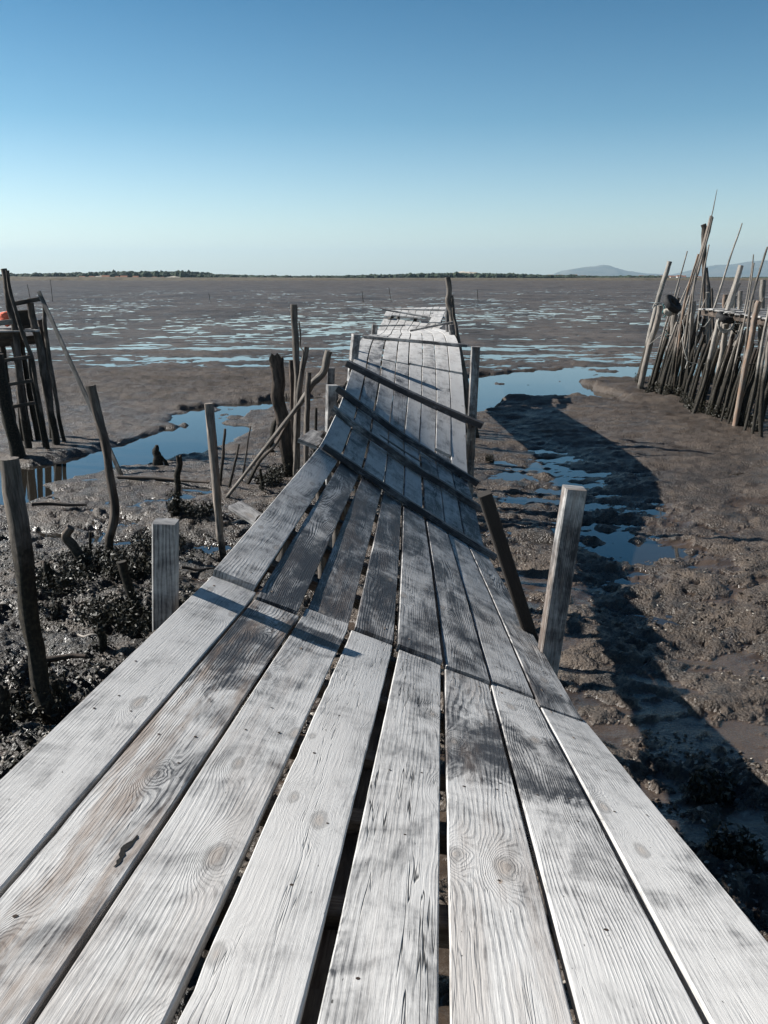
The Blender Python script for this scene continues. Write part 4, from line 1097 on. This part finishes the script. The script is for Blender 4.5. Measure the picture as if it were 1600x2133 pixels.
# ------------------------------------------------------------------ litter on the mud
def scatter(name, mat, n, size, seed, where, flat=.35):
    r = np.random.default_rng(seed)
    V = []; Fc = []
    tries = r.uniform(0, 1, (n * 6, 2))
    Y = 2.2 * (13.0 / 2.2) ** tries[:, 0] if where != 'far' else 10 * (26 / 10) ** tries[:, 0]
    X = (tries[:, 1] * 2 - 1) * (Y * .62 + 1.0)
    if where == 'left':
        X = -1.15 - tries[:, 1] * (Y * .55 + .2)
    k = fbm(X * .9, Y * 1.1, 3, 61) - .2 * mud_z(X, Y, True) + .35 * (fbm(X * 3, Y * 3, 2, 99) - .5)
    z = mud_z(X, Y)
    ok = (k > (.50 if where != 'left' else .40)) & (z > .05)
    X, Y, z = X[ok][:n], Y[ok][:n], z[ok][:n]
    base = np.array([[1, 0, 0], [.35, .8, .1], [-.6, .65, 0], [-1, -.1, .05], [-.4, -.8, 0], [.6, -.6, .1], [0, 0, 1], [0, 0, -1]])
    for i in range(len(X)):
        s = size * min(2.0, r.lognormal(0, .5))
        a, b = r.uniform(0, 6.28), r.uniform(-.7, .7)
        q = base * (1 + r.uniform(-.35, .35, base.shape))
        q = q * np.array([s, s * r.uniform(.5, .9), s * flat])
        M = np.array(Matrix.Rotation(a, 3, 'Z') @ Matrix.Rotation(b, 3, 'X'))
        q = q @ M.T + np.array([X[i], Y[i], z[i] + s * flat * .3])
        o = len(V); V.extend(q.tolist())
        for t in range(6):
            Fc.append((o + t, o + (t + 1) % 6, o + 6)); Fc.append((o + (t + 1) % 6, o + t, o + 7))
    me = bpy.data.meshes.new(name); me.from_pydata(V, [], Fc); me.materials.append(mat)
    o = bpy.data.objects.new(name, me); COL.objects.link(o)
    return o
tag(scatter("shell_litter", SHELL, 7000, .014, 1, 'near', .3), "pale broken oyster shells strewn over the mud beside the boardwalk", "shells", kind="stuff")
tag(scatter("mud_clods", CLOD, 8000, .018, 2, 'near', .6), "crumbly brown clods covering the mud beside the boardwalk", "clods", kind="stuff")
tag(scatter("oyster_litter", SHELL, 6500, .015, 4, 'left', .4), "white oyster shells scattered through the black weed left of the boardwalk", "shells", kind="stuff")
tag(scatter("weedy_clods", WEED, 17000, .017, 5, 'left', .7), "black weedy lumps heaped over the mud left of the boardwalk", "clods", kind="stuff")
m = MB()
for i, (px, py, r, n) in enumerate([(1480, 1660, .16, 260), (1525, 1800, .16, 260), (200, 1180, .5, 900), (270, 1200, .35, 600), (230, 1290, .35, 400), (60, 1480, .25, 260), (330, 1130, .4, 500), (130, 1230, .4, 400), (300, 1320, .3, 350), (420, 1080, .3, 240), (1020, 960, .1, 60), (590, 985, .35, 380), (560, 1005, .3, 300), (375, 1065, .2, 200), (640, 1000, .3, 200)]):
    b = at_z(px, py, .35 if py > 1100 else .2); b = at_z(px, py, mz(b[0], b[1]))
    clump(m, b[0], b[1], mz(b[0], b[1]), r, .16, n, i, 0)
tag(m.build("seaweed", WEED), "black seaweed matted round the feet of the stakes", "seaweed", kind="stuff")

FS = "marker sticks far out on the flats"
for i, (px, py, h, lab) in enumerate([(995, 617, 14, "tiny marker stick on the flats right of the tallest far pole"), (755, 614, 8, "tiny stick on the flats above the far end of the boardwalk's left rim"), (811, 604, 6, "faint tiny stick on the flats above the boardwalk's far end"),
                                      (106, 592, 9, "tiny stick on the flats above the left jetty's slanting board"), (58, 597, 5, "faint tiny stick on the flats beside the left jetty poles"), (436, 617, 6, "tiny stick on the flats above the slim pale stake")]):
    stake("marker_stick", lab, "stick", [(px, py), (px - 1, py - h)], [.05, .04], y0=min(150., 3.2 / math.tan(PITCH - math.atan((CY - py) / F_PX))), tone=.05, tide=5, seed=200 + i, sides=6, group=FS)

# ------------------------------------------------------------------ the far shore
def strip(name, mat, y0, depth, xa, xb, n, hfun, seed, kind="stuff", label=None, cat=None):
    """A bank with thickness: front foot, ragged crown, back foot."""
    xs = np.linspace(xa, xb, n); h = hfun(xs)
    V = []; 
    for k, (dy, hf) in enumerate([(0, 0), (depth * .15, .62), (depth * .4, 1.0), (depth * .7, .85), (depth, 0)]):
        j = fbm(xs * .02 + k * 9, xs * 0 + k * 3.3, 3, seed + k)
        V += [(x, y0 + dy + (j[i] - .5) * depth * .3, .2 + h[i] * hf * (1 if hf == 1 else .8 + .4 * j[i]) - (.3 if hf == 0 else 0)) for i, x in enumerate(xs)]
    Fc = [[k * n + i, k * n + i + 1, (k + 1) * n + i + 1, (k + 1) * n + i] for k in range(4) for i in range(n - 1)]
    m = MB(); m.add(V, Fc, None, 0, True)
    o = m.build(name, mat)
    return tag(o, label, cat, kind=kind)
strip("marsh_bank", MARSH, 1150, 300, -1500, 1500, 900, lambda x: 2.2 + 2.2 * fbm(x * .01, x * 0, 4, 3) + np.clip(-x / 250, 0, 2.6), 3, "stuff", "brown marsh grass along the far shore", "marsh grass")

def forest(name, label, y0, xa, xb, n, hmean, seed, gap=None):
    """Far wood as one mass of many small crowns."""
    r = np.random.default_rng(seed); V = []; Fc = []
    for i in range(n):
        x = r.uniform(xa, xb)
        if gap is not None and fbm(np.array([x * .012]), np.array([0.3]), 3, seed)[0] > gap: continue
        y = y0 + r.uniform(0, 260); hh = .62 * hmean(x) * r.uniform(.85, 1.05) * (1.2 if r.uniform() < .03 else 1)
        wdt = r.uniform(4, 11)
        k = 7
        rings = [(0, .5), (.3, .9), (.6, 1.0), (.85, .6), (1, .12)]
        o = len(V)
        for (q, s) in rings:
            for j in range(k):
                a = 6.283 * j / k
                rr = wdt * s * r.uniform(.7, 1.25)
                V.append((x + rr * math.cos(a), y + rr * math.sin(a), .3 + hh * q * r.uniform(.94, 1.06)))
        for a in range(4):
            for j in range(k):
                Fc.append((o + a * k + j, o + a * k + (j + 1) % k, o + (a + 1) * k + (j + 1) % k, o + (a + 1) * k + j))
        Fc.append(tuple(o + 4 * k + j for j in range(k)))
    me = bpy.data.meshes.new(name); me.from_pydata(V, [], Fc); me.materials.append(TREES)
    ob = bpy.data.objects.new(name, me); COL.objects.link(ob)
    return tag(ob, label, "wood", kind="stuff")
forest("far_wood", "dark pine wood along the far shore from the left to the middle", 1560, -900, 500, 3600, lambda x: 14 + 6 * float(sstep(-600, -200, -x * 1.0 - 100 + 0)) * 0 + (5 if x < -350 else 0) + 4 * math.sin(x * .011) , 5)
forest("far_wood", "thin dark line of trees along the far shore on the right", 2300, 350, 1600, 900, lambda x: 8.5, 6, .56)
def mound(name, label, cat, x0, x1, y, h, mat, seed, n=160, depth=None, kind=None, z0=0.0, prof=None):
    xs = np.linspace(x0, x1, n); t = np.linspace(0, 1, n)
    p = np.interp(t, prof[0], prof[1]) if prof else np.sin(t * math.pi)
    depth = depth or (x1 - x0) * .5
    V = []; K = 9
    for k in range(K):
        q = k / (K - 1); e = math.sin(q * math.pi) ** .8
        z = p * h * e * (1 + .28 * (fbm(xs / (x1 - x0) * 18, xs * 0 + q * 5, 5, seed) - .5))
        V += [(xs[i], y + q * depth, z0 + z[i]) for i in range(n)]
    m = MB(); m.add(V, [[k * n + i, k * n + i + 1, (k + 1) * n + i + 1, (k + 1) * n + i] for k in range(K - 1) for i in range(n - 1)], None, 0, True)
    return tag(m.build(name, mat), label, cat, kind=kind)
mound("dune", "bare pale dune rising out of the far wood in the middle", "dune", 92, 205, 1600, 15, SAND, 3, kind="structure")
mound("dune", "low pale dune among the trees on the far left shore", "dune", -560, -430, 1545, 8, SAND, 4, kind="structure")
mound("dune", "small pale dune strip in the far wood", "dune", -400, -340, 1545, 6, SAND, 5, kind="structure")
def far_x(px, y): return (px - CX) / F_PX * (y * cp + 3 * sp)
HY = 18000
mound("hill", "pointed blue hill far behind the flats on the right", "hill", far_x(1190, HY), far_x(1490, HY), HY, (577 - 552) / F_PX * HY / cp, HILL, 7, 260, 3000, "structure", 0, ([0, .06, .2, .35, .48, .62, .75, 1], [0.25, .62, .8, 1, .62, .35, .3, .0]))
mound("hill", "broad blue hill running out of the photo on the right", "hill", far_x(1445, HY + 1500), far_x(2300, HY + 1500), HY + 1500, (577 - 541) / F_PX * (HY + 1500) / cp, HILL, 8, 300, 3500, "structure", 0, ([0, .07, .14, .22, .35, .5, 1], [0.0, .42, .75, .93, 1.0, .9, 0]))
mound("hill", "faint low hill left of the pointed one", "hill", far_x(1120, HY + 3000), far_x(1260, HY + 3000), HY + 3000, (577 - 571) / F_PX * (HY + 3000), HILL, 9, 120, 2000, "structure")
HS = "white houses on the far shore"
hr = np.random.default_rng(9)
def house(x, y, wx, dz, label):
    t = thing("house", label, "house", (x, y, .3), HS)
    m = MB(); beam(m, (x, y, .3), (x, y, .3 + dz), wx, wx * .7, (0, 1, 0), .05); m.build("wall", WHITEWALL, t)
    m = MB()
    a, b, h0, h1 = wx * .56, wx * .42, .3 + dz, .3 + dz + wx * .28
    m.add([(x - a, y - b, h0), (x + a, y - b, h0), (x + a, y + b, h0), (x - a, y + b, h0), (x - a, y, h1), (x + a, y, h1)], [[0, 1, 5, 4], [2, 3, 4, 5], [1, 2, 5], [3, 0, 4], [0, 3, 2, 1]], None, 0, False)
    m.build("roof", TILE, t)
for i in range(26):
    px = 1130 + i * 13.5 + hr.uniform(-6, 6)
    y = 2200 + hr.uniform(-50, 60)
    house(far_x(px, y), y, hr.uniform(6, 15), hr.uniform(3.5, 7), "small white house in the low village strung along the far right shore")

for i in range(9):
    px = 175 + i * 21 + hr.uniform(-8, 8)
    house(far_x(px, 1500), 1500 + hr.uniform(-20, 20), hr.uniform(5, 12), hr.uniform(2.5, 4.5), "small white house before the wood on the far left shore")
# ------------------------------------------------------------------ the air
m = MB()
x0, x1, y0, y1, z0, z1 = -32000, 32000, -4500, 31000, -1.8, 900
m.add([(x0, y0, z0), (x1, y0, z0), (x1, y1, z0), (x0, y1, z0), (x0, y0, z1), (x1, y0, z1), (x1, y1, z1), (x0, y1, z1)],
      [[0, 3, 2, 1], [4, 5, 6, 7], [0, 1, 5, 4], [1, 2, 6, 5], [2, 3, 7, 6], [3, 0, 4, 7]], None, 0, False)
hm = bpy.data.materials.new("sea_haze"); hm.use_nodes = True
ht = hm.node_tree; ht.nodes.remove(ht.nodes["Principled BSDF"])
pv = ht.nodes.new("ShaderNodeVolumePrincipled")
pv.inputs["Color"].default_value = (0.52, 0.73, 0.90, 1)
pv.inputs["Density"].default_value = 0.000042
pv.inputs["Anisotropy"].default_value = 0.2
ht.links.new(pv.outputs[0], ht.nodes["Material Output"].inputs["Volume"])
tag(m.build("haze", hm), kind="stuff")
